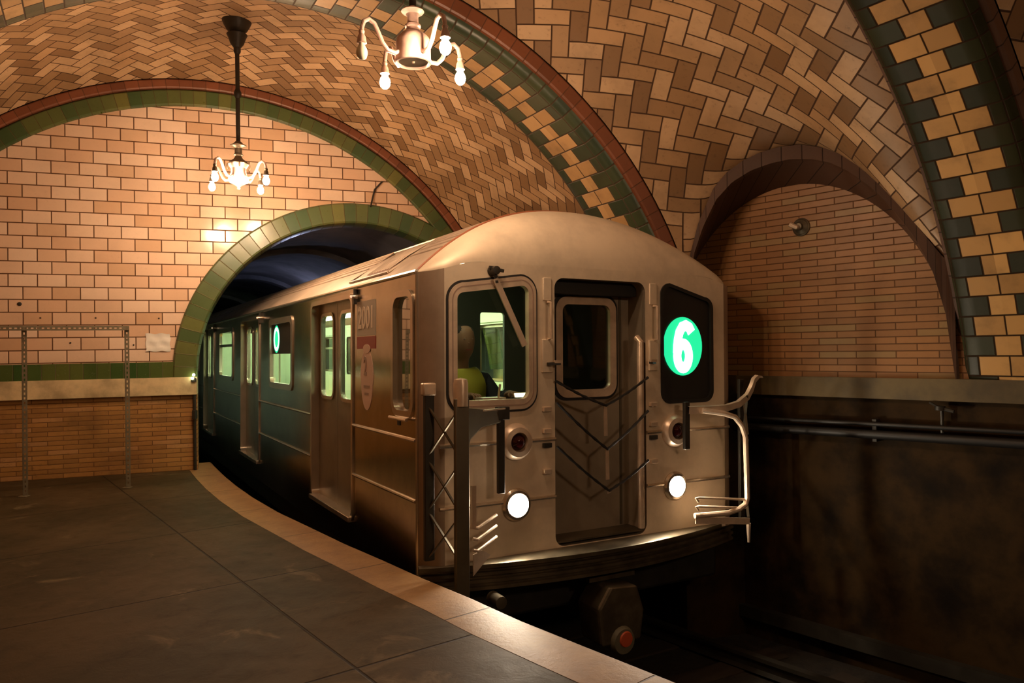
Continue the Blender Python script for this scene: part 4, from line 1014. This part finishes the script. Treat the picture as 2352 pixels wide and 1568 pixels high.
# wall pipe stub in the right lunette
p_ = rw(-2.98, 2.335, -.0)
def rfn(c0):   # lathe along the wall normal towards the room
    def f(prof, n=28):
        mb = MB(); P = []
        for r, h in prof:
            P.append([c0-Vector((nw.x, nw.y, 0))*h+Vector((tw.x, tw.y, 0))*(r*cos(2*pi*k/n))+Vector((0, 0, r*sin(2*pi*k/n))) for k in range(n)])
        mb.grid(P, closed=True); mb.add(P[-1], [tuple(range(n))]); return mb
    return f
wf = rfn(p_)
o = wf([(.075, 0), (.075, .012), (.066, .018), (.058, .012), (.045, .02), (.03, .03), (.028, .06)]).build('wall_fitting', 'gate_steel'); tag(o, 'round dark pipe fitting on the lunette wall at the right', 'fitting')
MB().tube([p_-Vector((nw.x, nw.y, 0))*.04, p_-Vector((nw.x, nw.y, 0))*.09+Vector((0, 0, -.01)), p_-Vector((nw.x, nw.y, 0))*.10-Vector((tw.x, tw.y, 0))*.05+Vector((0, 0, .02))], [.014, .018, .022], 10).build('spout', 'gate_bright', o)
# pipes along the right wall
for z, r, lab in ((.655, .035, 'thick dark pipe low along the right wall'), (.735, .017, 'thin dark pipe along the right wall above the thick one')):
    o = MB().tube([rw(-5.0, z-.03, -.07), rw(-3.9, z-.015, -.07), rw(-2.5, z, -.07), rw(2.3, z+.03, -.07)], r, 12).build('wall_pipe', 'black'); tag(o, lab, 'pipe')
    for s in (-3.6, -2.4, -1.2):
        pp = rw(s, z, 0); MB().bar(rw(s, z-r-.02, -.03), rw(s, z+r+.02, -.03), .03, .06, up=(nw.x, nw.y, 0)).build('clamp', 'iron', o)
o = MB().tube([rw(-1.925, .70, -.05), rw(-1.925, .86, -.05)], .012, 8).build('hose_valve', 'iron'); tag(o, 'small dark valve on a standpipe above the pipes on the right wall', 'valve')
q_ = rw(-1.93, .88, -.07); MB().lathe([(0, -.02), (.035, -.015), (.035, .015), (0, .02)], tuple(q_), 'z', 12).build('valve_body', 'iron', o)
MB().tube([q_, q_+Vector((tw.x, tw.y, 0))*.09+Vector((0, 0, -.02))], .014, 8).build('spout', 'iron', o)
MB().tube([q_, q_-Vector((tw.x, tw.y, 0))*.07+Vector((0, 0, .04))], .009, 8).build('lever', 'iron', o)
# tunnel work lamp on the far side of the train (its cool light is what shows on the tunnel roof)
lp_ = EW0+EW*(PS+1.35)+TD*6.0
o = MB().box((-.06, -.06, -.05), (.06, .06, .05)).build('tunnel_lamp', 'iron', bevel=.01); o.location = (lp_.x, lp_.y, 2.30); o.rotation_euler = (0, 0, TA)
tag(o, 'small cool work lamp high on the tunnel wall beyond the train', 'lamp')
MB().lathe([(0, -.06), (.03, -.05), (.035, -.02), (.02, .0)], (-.09, 0, 0), 'z', 14).build('bulb', 'cool_bulb', o)

# bolt holes and an old fixing on the tiled end wall
SPOTS = ((.196, 1.935, .022, 'dark old fixing stuck on the cream tile wall at the far left'),)+tuple((s, z, .009, 'small dark bolt in the cream tile wall around the slotted frame') for s, z in ((.393, 1.782), (.934, 1.782), (1.582, 1.777), (1.316, 1.472), (.682, 1.504)))
for i, (s, z, r, lab) in enumerate(SPOTS):
    q = ew(s, z, 0.0); c_ = [q-Vector((EN.x, EN.y, 0))*h for h in (0, .006, .010)]
    mb = MB(); P = []
    for (h, rr) in ((0.0, r), (.006, r), (.011, r*.5)):
        P.append([q-Vector((EN.x, EN.y, 0))*h+Vector((EW.x, EW.y, 0))*(rr*cos(2*pi*k/12))+Vector((0, 0, rr*sin(2*pi*k/12))) for k in range(12)])
    mb.grid(P, closed=True); mb.add(P[-1], [tuple(range(12))])
    o = mb.build('wall_fixing' if i == 0 else 'wall_bolt', 'iron')
    tag(o, lab, 'fixing' if i == 0 else 'bolt', None if i == 0 else 'small bolts in the tile wall')
